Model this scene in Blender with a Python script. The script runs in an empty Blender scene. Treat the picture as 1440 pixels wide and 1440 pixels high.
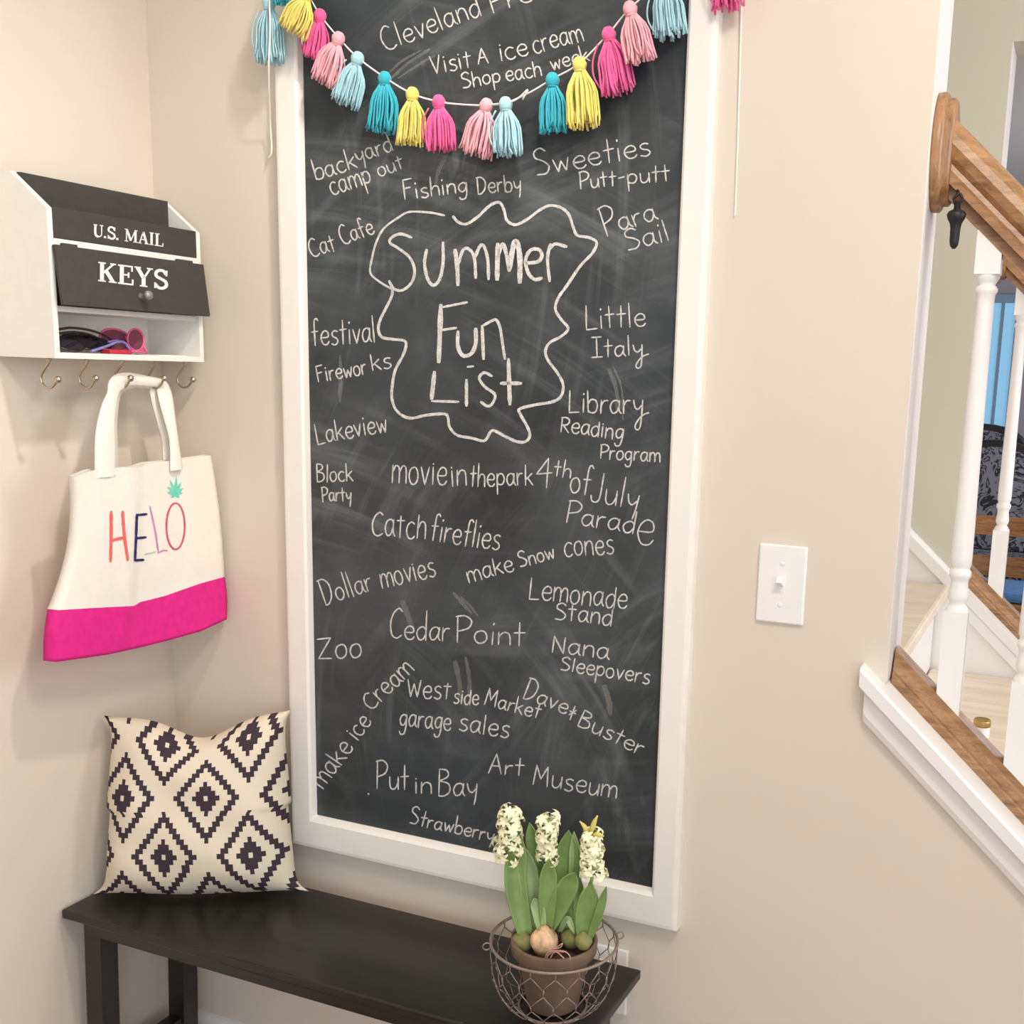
import bpy, bmesh, math, random
from mathutils import Vector as V, Matrix
random.seed(7)
S = bpy.context.scene
COL = S.collection
PI = math.pi

# ---------------------------------------------------------------- camera
F, YAW, PITCH, ROLL = 1556.41, -.3827, -.1866, .034
PX, PY = 153.82, 93.42                      # the photo is an off-centre crop
CAM = V((1.5097, -1.5364, 1.39))
cp, sp, cy, sy = math.cos(PITCH), math.sin(PITCH), math.cos(YAW), math.sin(YAW)
FWD = V((sy*cp, cy*cp, sp)); R0 = V((cy, -sy, 0)); U0 = R0.cross(FWD)
RT = math.cos(ROLL)*R0 + math.sin(ROLL)*U0
UP = -math.sin(ROLL)*R0 + math.cos(ROLL)*U0
cam = bpy.data.objects.new('camera', bpy.data.cameras.new('camera')); COL.objects.link(cam)
cam.matrix_world = Matrix(((RT.x, UP.x, -FWD.x, CAM.x), (RT.y, UP.y, -FWD.y, CAM.y), (RT.z, UP.z, -FWD.z, CAM.z), (0, 0, 0, 1)))
cam.data.sensor_fit = 'HORIZONTAL'; cam.data.sensor_width = 36
cam.data.lens = 36*F/1440
cam.data.shift_x = -PX/1440; cam.data.shift_y = PY/1440
cam.data.clip_start = .02
S.camera = cam
S.view_settings.view_transform = 'Standard'; S.view_settings.look = 'None'
S.view_settings.exposure = 0.0; S.view_settings.gamma = 1.0

# ---------------------------------------------------------------- light
def lin(c):
    return tuple(((x/255)/12.92 if x/255 <= .04045 else ((x/255+.055)/1.055)**2.4) for x in c)
w = bpy.data.worlds.new('world'); S.world = w; w.use_nodes = True
w.node_tree.nodes['Background'].inputs[0].default_value = (.86, .93, 1.0, 1)
w.node_tree.nodes['Background'].inputs[1].default_value = 0.75
def lamp(name, kind, loc, power, col, size=.1, rot=None, sy=None):
    d = bpy.data.lights.new(name, kind); d.energy = power; d.color = col
    if kind == 'AREA':
        d.size = size
        if sy: d.shape = 'RECTANGLE'; d.size_y = sy
    else: d.shadow_soft_size = size
    o = bpy.data.objects.new(name, d); COL.objects.link(o); o.location = loc
    if rot: o.rotation_euler = rot
    return o
kl = lamp('ceiling_key_spot', 'SPOT', (1.02, -0.47, 2.38), 39.0, (1.0, 0.92, 0.82), .035)  # ceiling lamp placed from cast shadows; spot cone chosen to spare the upper walls
kl.data.spot_size = math.radians(80); kl.data.spot_blend = 1.0
kl.rotation_euler = (V((0.0, -0.16, 0.8))-V((1.02, -0.47, 2.38))).to_track_quat('-Z', 'Y').to_euler()
lamp('right_wall_fill_light', 'POINT', (1.75, -1.15, 2.38), 35.0, (1.0, .93, .84), .15)  # unseen fill lamp added to brighten the right-hand wall
lamp('front_door_daylight', 'AREA', (2.6, -3.0, 1.3), 28.0, (0.8, 0.89, 1.0), 1.6, (math.radians(84), 0, math.radians(26)), 2.0)
lamp('stairwell_fill_light', 'AREA', (3.6, .30, 1.9), 34.0, (.95, .96, 1.0), 1.0, (math.radians(70), 0, math.radians(90)), 1.2)  # unseen area light added to brighten the stairwell and its treads
lamp('dining_window_daylight', 'AREA', (2.6, 3.9, 1.6), 17.0, (.78, .87, 1.0), .9, (math.radians(75), 0, math.radians(100)), 1.2)

# ---------------------------------------------------------------- pixel helpers (photo frame 1440)
def ray(u, v): return FWD*F + RT*(u-720-PX) - UP*(v-720-PY)
def onX(u, v, x): d = ray(u, v); return CAM + d*((x-CAM.x)/d.x)
def onY(u, v, y): d = ray(u, v); return CAM + d*((y-CAM.y)/d.y)
def onZ(u, v, z): d = ray(u, v); return CAM + d*((z-CAM.z)/d.z)

# ---------------------------------------------------------------- materials
def nodes(m):
    m.use_nodes = True; t = m.node_tree; return t, t.nodes['Principled BSDF']
class NT:
    """short helper for node maths"""
    def __init__(s, t): s.t = t
    def n(s, kind, **kw):
        x = s.t.nodes.new(kind)
        for k, v in kw.items(): setattr(x, k, v)
        return x
    def m(s, op, a, b=None, c=None):
        x = s.n('ShaderNodeMath', operation=op)
        for i, v in enumerate((a, b, c)):
            if v is None: continue
            if isinstance(v, (int, float)): x.inputs[i].default_value = v
            else: s.t.links.new(v, x.inputs[i])
        return x.outputs[0]
    def noise(s, scale, detail=3, vec=None, rough=.55, dist=0):
        x = s.n('ShaderNodeTexNoise'); x.inputs['Scale'].default_value = scale
        x.inputs['Detail'].default_value = detail; x.inputs['Roughness'].default_value = rough
        x.inputs['Distortion'].default_value = dist
        if vec is not None: s.t.links.new(vec, x.inputs['Vector'])
        return x.outputs['Fac']
    def obj(s, scale=(1, 1, 1), rot=(0, 0, 0), which='Object'):
        c = s.n('ShaderNodeTexCoord'); mp = s.n('ShaderNodeMapping')
        mp.inputs['Scale'].default_value = scale; mp.inputs['Rotation'].default_value = rot
        s.t.links.new(c.outputs[which], mp.inputs['Vector']); return mp.outputs[0]
    def ramp(s, fac, stops):
        x = s.n('ShaderNodeValToRGB'); e = x.color_ramp.elements
        while len(e) < len(stops): e.new(.5)
        for i, (p, c) in enumerate(stops):
            e[i].position = p; e[i].color = (*c, 1) if len(c) == 3 else c
        s.t.links.new(fac, x.inputs[0]); return x.outputs[0]
    def mix(s, fac, a, b):
        x = s.n('ShaderNodeMix', data_type='RGBA')
        for sock, v in ((x.inputs[0], fac), (x.inputs[6], a), (x.inputs[7], b)):
            if isinstance(v, (int, float)): sock.default_value = v
            elif isinstance(v, tuple): sock.default_value = (*v[:3], 1)
            else: s.t.links.new(v, sock)
        return x.outputs[2]
    def bump(s, h, strength, dist=.002):
        x = s.n('ShaderNodeBump'); x.inputs['Strength'].default_value = strength; x.inputs['Distance'].default_value = dist
        s.t.links.new(h, x.inputs['Height']); return x.outputs[0]
def mat(name, rgb, rough=.6, metal=0, var=.06, nscale=40, bump=0, bscale=200, spec=.5, sheen=0):
    m = bpy.data.materials.new(name); t, b = nodes(m); k = NT(t); c = lin(rgb)
    v = k.obj()
    f = k.noise(nscale, 4, v)
    col = k.ramp(f, [(.3, tuple(x*(1-var) for x in c)), (.7, tuple(min(1, x*(1+var)) for x in c))])
    t.links.new(col, b.inputs['Base Color'])
    b.inputs['Roughness'].default_value = rough; b.inputs['Metallic'].default_value = metal
    b.inputs['Specular IOR Level'].default_value = spec
    if sheen: b.inputs['Sheen Weight'].default_value = sheen
    if bump:
        t.links.new(k.bump(k.noise(bscale, 2, v), bump), b.inputs['Normal'])
    return m
def wood(name, dark, light, axis_scale=(3, 60, 60), rough=.4, rot=(0, 0, 0), bump=.1):
    m = bpy.data.materials.new(name); t, b = nodes(m); k = NT(t)
    v = k.obj(axis_scale, rot)
    f = k.noise(1.0, 5, v, .6, .6)
    f2 = k.noise(4.0, 3, v, .7)
    g = k.m('ADD', k.m('MULTIPLY', f, .65), k.m('MULTIPLY', f2, .35))
    col = k.ramp(g, [(.32, lin(dark)), (.62, lin(light))])
    t.links.new(col, b.inputs['Base Color']); b.inputs['Roughness'].default_value = rough
    t.links.new(k.bump(g, bump), b.inputs['Normal'])
    return m
def emit(name, rgb, st):
    m = bpy.data.materials.new(name); t, b = nodes(m)
    b.inputs['Base Color'].default_value = (*lin(rgb), 1)
    b.inputs['Emission Color'].default_value = (*lin(rgb), 1); b.inputs['Emission Strength'].default_value = st
    return m
M = {}
M['wall'] = mat('wall_paint', (224, 213, 198), .75, var=.012, nscale=3, bump=.06, bscale=350, spec=.25)
M['farwall'] = mat('stair_wall_paint', (208, 202, 184), .75, var=.012, nscale=3, bump=.06, bscale=350, spec=.25)
M['dining'] = mat('dining_wall_paint', (178, 172, 178), .8, var=.02, nscale=3)
M['ceil'] = mat('ceiling_paint', (238, 234, 226), .9, var=.01)
M['endwall'] = mat('wall_end_paint', (228, 220, 215), .6, var=.012, nscale=5)
M['trim'] = mat('white_trim_paint', (243, 239, 234), .38, var=.012, nscale=12)
M['frame'] = mat('white_frame_paint', (244, 239, 231), .42, var=.015, nscale=14)
M['floor'] = wood('floor_planks', (120, 84, 56), (165, 122, 82), (4, 30, 30), .35)
M['tread'] = wood('pale_tread_planks', (222, 200, 174), (242, 230, 212), (2.2, 26, 26), .5, bump=.03)
M['oak'] = wood('oak', (116, 80, 52), (182, 138, 94), (5, 70, 70), .36, rot=(0, -.764, 0))
M['oakflat'] = wood('oak_level', (134, 82, 42), (206, 144, 84), (5, 60, 60), .4)
M['oakdisc'] = wood('oak_upright', (112, 78, 50), (176, 132, 92), (70, 70, 6), .38)
M['black'] = wood('black_bench_paint', (24, 22, 21), (40, 37, 34), (6, 60, 60), .34, bump=.06)
M['blackpanel'] = mat('black_panel_paint', (62, 58, 54), .62, var=.12, nscale=60)
M['box'] = mat('white_box_paint', (240, 236, 228), .5, var=.02)
M['letter'] = mat('white_lettering', (236, 230, 224), .6)
M['nickel'] = mat('brushed_nickel', (196, 182, 160), .3, 1, .05)
M['plate'] = mat('white_switch_plastic', (246, 242, 238), .3, var=.01)
M['dark'] = mat('dark_iron', (38, 36, 34), .45, .3)
M['canvas'] = mat('cream_canvas', (246, 238, 226), .9, var=.03, nscale=25, bump=.35, bscale=900, sheen=.2)
M['pinkcanvas'] = mat('magenta_canvas', (232, 34, 140), .85, var=.08, nscale=60, bump=.3, bscale=900)
for n, c in dict(teal=(48, 178, 196), sky=(172, 216, 226), yellow=(248, 226, 116), hot=(238, 96, 158), blush=(244, 176, 186)).items():
    M[n] = mat('yarn_' + n, c, .9, var=.10, nscale=160, bump=.3, bscale=1200, sheen=.3)
M['string'] = mat('white_cotton_string', (244, 238, 230), .85)
for n, c in dict(coral=(238, 108, 100), navy=(40, 34, 96), lilac=(206, 150, 190), rose=(214, 92, 124), mint=(120, 214, 190), grey=(196, 186, 182)).items():
    M['ink_' + n] = mat('print_' + n, c, .85, var=.1, nscale=150)
M['wire'] = mat('weathered_wire', (146, 130, 120), .5, .4, .15, 90)
M['pot'] = mat('aged_clay', (112, 92, 74), .8, var=.22, nscale=26, bump=.3, bscale=120)
M['soil'] = mat('soil', (62, 44, 36), .95, var=.4, nscale=120, bump=.8, bscale=200)
M['bulb'] = mat('bulb_skin', (200, 164, 128), .6, var=.65, nscale=48, bump=.3, bscale=90)
M['leaf'] = mat('hyacinth_leaf', (128, 156, 92), .42, var=.22, nscale=22)
M['leafpale'] = mat('hyacinth_leaf_pale', (158, 180, 124), .45, var=.2, nscale=22)
M['stalk'] = mat('hyacinth_stalk', (150, 166, 96), .5)
M['petal'] = mat('cream_petal', (250, 244, 204), .6, var=.07, nscale=60)
M['root'] = mat('pale_root', (196, 150, 136), .7)
M['moss'] = mat('mossy_scale', (128, 128, 76), .85, var=.25, nscale=60, bump=.5)

# chalkboard: dark slate paint with wiped chalk haze and swipes
def board_mat():
    m = bpy.data.materials.new('chalkboard_slate'); t, b = nodes(m); k = NT(t)
    sep = k.n('ShaderNodeSeparateXYZ'); t.links.new(k.obj(), sep.inputs[0]); X, Z = sep.outputs[0], sep.outputs[2]
    base = k.ramp(k.noise(2.6, 3, k.obj()), [(.30, lin((41, 44, 45))), (.5, lin((54, 58, 60))), (.72, lin((70, 75, 77)))])
    base = k.mix(k.m('MULTIPLY', k.ramp(k.noise(1.7, 2, k.obj((1, 1, 1), (.3, .5, 1))), [(.42, (0, 0, 0)), (.66, (1, 1, 1))]), .5), base, lin((60, 72, 78)))
    acc = None
    # wiped arcs: noise stretched along circles about a few elbow points
    for cx, cz, kr, kt, lo, hi, amt, ms in ((.25, .45, 26, 1.3, .50, .76, .22, 4.0), (1.15, .75, 22, 1.5, .52, .76, .20, 3.6), (.55, 2.5, 18, 2.2, .52, .80, .20, 3.0), (-.4, 1.6, 34, 2.0, .54, .80, .18, 5.0)):
        dx, dz = k.m('SUBTRACT', X, cx), k.m('SUBTRACT', Z, cz)
        r = k.m('SQRT', k.m('ADD', k.m('MULTIPLY', dx, dx), k.m('MULTIPLY', dz, dz))); th = k.m('ARCTAN2', dz, dx)
        cv = k.n('ShaderNodeCombineXYZ'); t.links.new(k.m('MULTIPLY', r, kr), cv.inputs[0]); t.links.new(k.m('MULTIPLY', th, kt), cv.inputs[1]); cv.inputs[2].default_value = cx*7
        f = k.noise(1.0, 4, cv.outputs[0], .62, .5)
        g = k.n('ShaderNodeMapRange'); g.inputs[1].default_value = lo; g.inputs[2].default_value = hi; g.inputs[4].default_value = amt
        t.links.new(f, g.inputs[0])
        mk = k.ramp(k.noise(ms, 2, k.obj((1, 1, 1), (cx, cz, 0))), [(.44, (0, 0, 0)), (.60, (1, 1, 1))])
        g2 = k.m('MULTIPLY', g.outputs[0], mk)
        acc = g2 if acc is None else k.m('ADD', acc, g2)
    cl = k.ramp(k.noise(7, 4, k.obj(), .6), [(.45, (0, 0, 0)), (.8, (.11, .11, .11))])
    acc = k.m('ADD', acc, cl)
    col = k.mix(acc, base, lin((168, 174, 176)))
    t.links.new(col, b.inputs['Base Color'])
    b.inputs['Roughness'].default_value = .52; b.inputs['Specular IOR Level'].default_value = .32
    t.links.new(k.bump(k.noise(500, 2, k.obj()), .08), b.inputs['Normal'])
    return m
M['board'] = board_mat()
def chalk_mat(name='chalk', amt=1.0):
    m = bpy.data.materials.new(name); t, b = nodes(m); k = NT(t)
    b.inputs['Base Color'].default_value = (*lin((222, 220, 214)), 1); b.inputs['Roughness'].default_value = .95
    b.inputs['Specular IOR Level'].default_value = .1
    f = k.noise(900, 3, k.obj(), .7); f2 = k.noise(120, 2, k.obj())
    a = k.n('ShaderNodeMapRange'); a.inputs[1].default_value = .30; a.inputs[2].default_value = .56; a.inputs[3].default_value = .30
    t.links.new(k.m('ADD', k.m('MULTIPLY', f, .7), k.m('MULTIPLY', f2, .3)), a.inputs[0])
    t.links.new(k.m('MULTIPLY', a.outputs[0], amt), b.inputs['Alpha'])
    return m
M['chalk'] = chalk_mat(); M['smear'] = chalk_mat('smeared_chalk', .15)

# ---------------------------------------------------------------- mesh helpers
class MB:
    def __init__(s): s.b = bmesh.new(); s.uv = None
    def box(s, x0, x1, y0, y1, z0, z1, bev=0, mtx=None):
        vs = [s.b.verts.new((x, y, z)) for x in (x0, x1) for y in (y0, y1) for z in (z0, z1)]
        fs = [s.b.faces.new([vs[i] for i in q]) for q in ((0, 1, 3, 2), (4, 6, 7, 5), (0, 4, 5, 1), (2, 3, 7, 6), (0, 2, 6, 4), (1, 5, 7, 3))]
        if bev:
            es = list({e for f in fs for e in f.edges})
            r = bmesh.ops.bevel(s.b, geom=es, offset=bev, segments=2, affect='EDGES', profile=.5)
            vs = list({v for f in r['faces'] for v in f.verts} | {v for v in vs if v.is_valid})
        if mtx is not None: bmesh.ops.transform(s.b, matrix=mtx, verts=[v for v in vs if v.is_valid])
        return s
    def prism(s, pts, a0, a1, axis='y', bev=0):
        """polygon extruded along an axis; pts are the other two coordinates in x,y,z order"""
        def mk(p, a): return {'x': (a, p[0], p[1]), 'y': (p[0], a, p[1]), 'z': (p[0], p[1], a)}[axis]
        A = [s.b.verts.new(mk(p, a0)) for p in pts]; B = [s.b.verts.new(mk(p, a1)) for p in pts]
        n = len(pts); fs = [s.b.faces.new(A), s.b.faces.new(B[::-1])]
        for i in range(n): fs.append(s.b.faces.new((A[i], B[i], B[(i+1) % n], A[(i+1) % n])))
        bmesh.ops.recalc_face_normals(s.b, faces=fs)
        if bev:
            bmesh.ops.bevel(s.b, geom=list({e for f in fs for e in f.edges}), offset=bev, segments=2, affect='EDGES', profile=.5)
        return s
    def tube(s, pts, r, n=6, closed=False, cap=True):
        pts = [V(p) for p in pts]; N = len(pts); rings = []
        up = None
        for i, p in enumerate(pts):
            if closed: d = pts[(i+1) % N]-pts[i-1]
            else: d = pts[min(i+1, N-1)]-pts[max(i-1, 0)]
            if d.length < 1e-9: d = V((0, 0, 1))
            d.normalize()
            if up is None:
                up = V((0, 0, 1)) if abs(d.z) < .9 else V((1, 0, 0))
            a = up - d*up.dot(d)
            if a.length < 1e-6: a = d.orthogonal()
            a.normalize(); up = a; c = d.cross(a)
            rr = r[i] if isinstance(r, (list, tuple)) else r
            rings.append([s.b.verts.new(p+(a*math.cos(2*PI*k/n)+c*math.sin(2*PI*k/n))*rr) for k in range(n)])
        for i in range(N if closed else N-1):
            A, B = rings[i], rings[(i+1) % N]
            for k in range(n):
                f = s.b.faces.new((A[k], A[(k+1) % n], B[(k+1) % n], B[k])); f.smooth = True
        if cap and not closed:
            s.b.faces.new(rings[0][::-1]); s.b.faces.new(rings[-1])
        return s
    def lathe(s, prof, n=24, loc=(0, 0, 0), mtx=None):
        rings = []; allv = []
        for r, z in prof:
            ring = [s.b.verts.new((loc[0]+max(r, 1e-5)*math.cos(2*PI*k/n), loc[1]+max(r, 1e-5)*math.sin(2*PI*k/n), loc[2]+z)) for k in range(n)]
            rings.append(ring); allv += ring
        for A, B in zip(rings, rings[1:]):
            for k in range(n):
                f = s.b.faces.new((A[k], A[(k+1) % n], B[(k+1) % n], B[k])); f.smooth = True
        s.b.faces.new(rings[0][::-1]); s.b.faces.new(rings[-1])
        if mtx is not None: bmesh.ops.transform(s.b, matrix=mtx, verts=allv)
        return s
    def grid(s, fn, nu, nv, uvfn=None, smooth=True):
        vs = [[s.b.verts.new(fn(i/(nu-1), j/(nv-1))) for i in range(nu)] for j in range(nv)]
        for j in range(nv-1):
            for i in range(nu-1):
                f = s.b.faces.new((vs[j][i], vs[j][i+1], vs[j+1][i+1], vs[j+1][i])); f.smooth = smooth
                if uvfn:
                    if s.uv is None: s.uv = s.b.loops.layers.uv.new('UVMap')
                    for l, (a, c) in zip(f.loops, ((i, j), (i+1, j), (i+1, j+1), (i, j+1))):
                        l[s.uv].uv = uvfn(a/(nu-1), c/(nv-1))
        return vs
    def poly(s, pts):
        f = s.b.faces.new([s.b.verts.new(p) for p in pts]); return f
    def done(s, name, m, parent=None, fixn=True, loc=None):
        if fixn: bmesh.ops.recalc_face_normals(s.b, faces=s.b.faces)
        me = bpy.data.meshes.new(name); s.b.to_mesh(me); s.b.free(); me.materials.append(m)
        o = bpy.data.objects.new(name, me); COL.objects.link(o)
        if parent is not None: o.parent = parent; o.matrix_parent_inverse = parent.matrix_world.inverted()
        return o
def thing(name, label, cat, loc=(0, 0, 0), group=None):
    o = bpy.data.objects.new(name, None); COL.objects.link(o); o.empty_display_size = .05
    o.location = loc; o.matrix_world = Matrix.Translation(loc)
    o['label'] = label; o['category'] = cat
    if group: o['group'] = group
    return o
def tag(o, label, cat, group=None):
    o['label'] = label; o['category'] = cat
    if group: o['group'] = group
    return o
def struct(o, label=None):
    o['kind'] = 'structure'
    if label: o['label'] = label
    return o
def smooth(pts, n=6):
    """Catmull-Rom through the points"""
    pts = [V(p) for p in pts]
    if len(pts) < 3: return pts
    q = [2*pts[0]-pts[1]] + pts + [2*pts[-1]-pts[-2]]; out = []
    for i in range(1, len(q)-2):
        p0, p1, p2, p3 = q[i-1:i+3]
        for k in range(n):
            t = k/n
            out.append(.5*((2*p1)+(p2-p0)*t+(2*p0-5*p1+4*p2-p3)*t*t+(3*p1-p0-3*p2+p3)*t**3))
    return out+[pts[-1]]
def ribbon(mb, pts2, wd, fn, jit=0, taper=True):
    """flat stroke along 2-D points, mapped into the scene by fn(u,v)"""
    p = [V((a[0], a[1])) for a in pts2]; L = []; Rr = []
    for i in range(len(p)):
        d = p[min(i+1, len(p)-1)]-p[max(i-1, 0)]
        if d.length < 1e-9: continue
        d.normalize(); n = V((-d.y, d.x)); h = wd/2*(1+random.uniform(-jit, jit))
        c = p[i]
        if taper and i in (0, len(p)-1):
            c = c + d*(h*.4)*(1 if i else -1); h *= .6
        L.append(mb.b.verts.new(fn(*(c+n*h)))); Rr.append(mb.b.verts.new(fn(*(c-n*h))))
    for i in range(len(L)-1): mb.b.faces.new((L[i], Rr[i], Rr[i+1], L[i+1]))

# ================================================================ room shell
XE = 1.297                                   # end of the chalkboard wall
WT = .12
def sbox(name, m, *a, **k): return struct(MB().box(*a, **k).done(name, m))
sbox('floor', M['floor'], -.12, 4.2, -4.0, 5.9, -.05, 0)
sbox('ceiling', M['ceil'], -.12, 4.2, -4.0, 5.9, 2.50, 2.56)
sbox('wall_left', M['wall'], -.12, 0, -4.0, .95, 0, 2.5)
sbox('wall_back', M['wall'], 0, XE, 0, WT, 0, 2.5)
SL = -.958
A_, B_ = onY(1210, 939, -.03), onY(1440, 1186, -.03)
SL = (B_.z-A_.z)/(B_.x-A_.x)
def T(x): return A_.z + SL*(x-A_.x)          # top line of the sloping knee wall
def sloped(mb, sec, x0, x1, off=0, zf=None):
    """bar following the stair pitch; sec = (y, h) outline"""
    zf = zf or T
    A = [mb.b.verts.new((x0, y, zf(x0)+h+off)) for y, h in sec]; B = [mb.b.verts.new((x1, y, zf(x1)+h+off)) for y, h in sec]
    n = len(sec); fs = [mb.b.faces.new(A), mb.b.faces.new(B[::-1])]
    for i in range(n): fs.append(mb.b.faces.new((A[i], B[i], B[(i+1) % n], A[(i+1) % n])))
    bmesh.ops.recalc_face_normals(mb.b, faces=fs)
    return mb
XB = 2.2
struct(MB().prism([(XE, 0), (XB, 0), (XB, T(XB)-.03), (XE, T(XE)-.03)], 0, WT).done('wall_knee', M['wall']))
# white end board on the wall's end face, and the sloping cap with its bed moulding
sbox('trim_1', M['endwall'], XE, XE+.0015, .002, WT-.002, T(XE)+.005, 2.5)
mb = MB()
sloped(mb, [(-.032, -.026), (-.032, -.004), (-.028, 0), (0, 0), (0, -.028)], A_.x, XE)
sloped(mb, [(-.032, -.026), (-.032, -.004), (-.028, 0), (WT+.018, 0), (WT+.022, -.004), (WT+.022, -.028)], XE, XB)
sloped(mb, [(-.012, -.076), (-.016, -.064), (-.018, -.028), (0, -.028), (0, -.076)], A_.x+.006, XB)
struct(mb.done('trim_2', M['trim']))
# baseboards
def baseboard(name, pts, m=M['trim']):
    return struct(MB().prism(pts[0], pts[1], pts[2], axis=pts[3]).done(name, m))
prof = [(0, 0), (-.014, 0), (-.014, .095), (-.008, .112), (-.004, .122), (0, .124)]
baseboard('baseboard_back', (prof, .0, XE, 'x'))
baseboard('baseboard_left', ([(-a, z) for a, z in prof], -4.0, -.014, 'y'))
# far stair wall with the opening to the dining room
YF, XF = .95, 1.313
struct(MB().box(0, XF, YF, YF+WT, 0, 2.5).box(XF, 4.2, YF, YF+WT, 2.06, 2.5).done('wall_stair', M['farwall']))
struct(MB().prism([(XF, 0), (XB, 0), (XB, T(XB)-.03), (XF, T(XF)-.03)], YF, YF+WT).done('wall_knee_far', M['trim']))
mb = MB()
sloped(mb, [(YF-.014, -.35), (YF-.014, -.04), (YF-.020, -.032), (YF-.020, -.002), (YF-.014, .008), (YF, .008), (YF, -.35)], .35, XF)
sloped(mb, [(YF-.014, -.35), (YF-.014, -.062), (YF-.019, -.056), (YF-.019, -.027), (YF, -.027), (YF, -.35)], XF, XB)
struct(mb.done('baseboard_stair', M['trim']))
mb = MB(); sloped(mb, [(YF-.02, -.026), (YF-.02, 0), (YF+WT+.02, 0), (YF+WT+.02, -.026)], XF, XB)
struct(mb.done('trim_3', M['trim']))
struct(MB().box(XF, XF+.0015, YF+.002, YF+WT-.002, T(XF)+.005, 2.06).done('trim_4', M['endwall']))
sbox('wall_dining', M['dining'], -.12, 4.2, 5.7, 5.82, 0, 2.5)
sbox('wall_dining_left', M['dining'], .0, .1, YF+WT, 5.7, 0, 2.5)

# stairs
stair = thing('staircase', 'pale wooden stairs behind the sloping white-capped wall', 'stairs', (1.29, .53, 0))
for k in range(-4, 5):
    xn, z = 1.287+.2*k, .953-.19*k
    MB().box(xn-.225, xn, WT+.001, YF-.0205, z-.028, z, .006).done('tread', M['tread'], stair)
    MB().box(xn-.24, xn-.226, WT+.001, YF-.0205, z-.0, z+.162).done('riser', M['trim'], stair)

# railings
def baluster(x, y, dz, parent, m=M['trim']):
    mb = MB(); h = .0165
    zt = 1.53+dz; zb = 1.072+dz
    mb.b.verts.index_update()
    top = railZ(x)-.034; bot = T(x)+.026
    ft, fb = .97*h, .97*h
    def blk(z0, z1, s0, s1):                # square block with pitch-cut ends
        v = []
        for (zz, s) in ((z0, s0), (z1, s1)):
            v.append([mb.b.verts.new((x+a*h, y+c*h, zz+s*a*h)) for a, c in ((-1, -1), (1, -1), (1, 1), (-1, 1))])
        mb.b.faces.new(v[0][::-1]); mb.b.faces.new(v[1])
        for i in range(4): mb.b.faces.new((v[0][i], v[0][(i+1) % 4], v[1][(i+1) % 4], v[1][i]))
    blk(zt, top, 0, SL); blk(bot, zb, SL, 0)
    p = [(.0165, 1.535), (.0160, 1.527), (.0135, 1.521), (.0105, 1.517), (.0125, 1.515), (.0148, 1.512), (.0148, 1.508), (.0122, 1.504), (.0115, 1.49),
         (.0120, 1.40), (.0132, 1.27), (.0145, 1.150), (.0142, 1.138), (.0125, 1.134), (.0125, 1.131), (.0150, 1.128), (.0150, 1.121), (.0125, 1.117), (.0118, 1.112), (.0130, 1.100), (.0140, 1.093), (.0128, 1.087), (.0105, 1.083), (.0135, 1.078), (.0162, 1.073), (.0165, 1.066)]
    mb.lathe([(r, z+dz) for r, z in p[::-1]], 20, (x, y, 0))
    return mb.done('baluster', m, parent)
def railZ(x): return 1.703 - .955*(x-1.3)
def railing(y, xw, label, full=True):
    t = thing('stair_railing', label, 'railing', (xw+.05, y, T(xw+.05)))
    sec = [(y+a, h) for a, h in ((-.031, -.038), (-.031, -.026), (-.025, -.020), (-.023, -.012), (-.029, -.003), (-.034, .012), (-.032, .026), (-.022, .040), (-.008, .046), (.008, .046), (.022, .040), (.032, .026), (.034, .012), (.029, -.003), (.023, -.012), (.025, -.020), (.031, -.026), (.031, -.038))]
    mb = MB(); sloped(mb, sec, xw+.026, XB, zf=railZ); sloped(mb, [(y-.017, -.056), (y-.017, -.038), (y+.017, -.038), (y+.017, -.056)], xw+.024, XB, zf=railZ); mb.done('handrail', M['oak'], t)
    mb = MB()
    mtx = Matrix.Translation((xw+.0015, y, railZ(xw)-.019)) @ Matrix.Rotation(PI/2, 4, 'Y') @ Matrix.Diagonal((.076, .055, 1, 1))
    mb.lathe([(.98, 0), (1.0, .003), (1.0, .010), (.96, .013), (.90, .014), (.90, .021), (.86, .024), (.2, .025)], 40, mtx=mtx)
    mb.done('rosette', M['oakdisc'], t)
    mb = MB(); sloped(mb, [(y-.032, 0), (y-.032, .013), (y-.029, .016), (y-.026, .017), (y-.026, .020), (y-.021, .030), (y-.0172, .034), (y-.0172, .046), (y+.0172, .046), (y+.0172, .034), (y+.021, .030), (y+.026, .020), (y+.026, .017), (y+.029, .016), (y+.032, .013), (y+.032, 0)], xw+.004, XB)
    mb.done('shoe_rail', M['oak'], t)
    xs = [1.379, 1.478, 1.577, 1.676]
    for x in xs: baluster(x, y, SL*(x-1.379), t)
    return t
railing(.06, XE, 'oak-topped white stair railing nearest the camera, on the sloping white cap')
railing(1.01, XF, 'far oak and white stair railing across the stairs, before the dining room')
# latch pin hanging below the handrail
q = onY(1341, 350, .026); dx, dz = q.x-1.334, q.z-1.5615
t = thing('latch_pin', 'small black metal pin hanging under the oak handrail by the rosette', 'latch pin', (1.334+dx, .026, 1.5615+dz))
MB().tube(smooth([(1.334+dx+a, .026+c, 1.565+dz+b) for a, b, c in ((-.004, .085, .012), (-.003, .073, .006), (0, .066, 0), (-.005, .059, 0), (0, .052, 0), (.006, .059, 0), (.002, .066, 0))]), .0019).done('eye_hook', M['dark'], t)
MB().lathe([(.0035, .060), (.0045, .050), (.0105, .047), (.0125, .043), (.0112, .038), (.0078, .032), (.0066, .026), (.0062, .010), (.0052, .004), (.002, 0)][::-1], 18, (1.334+dx, .026, 1.5615+dz)).done('pin', M['dark'], t)
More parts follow.
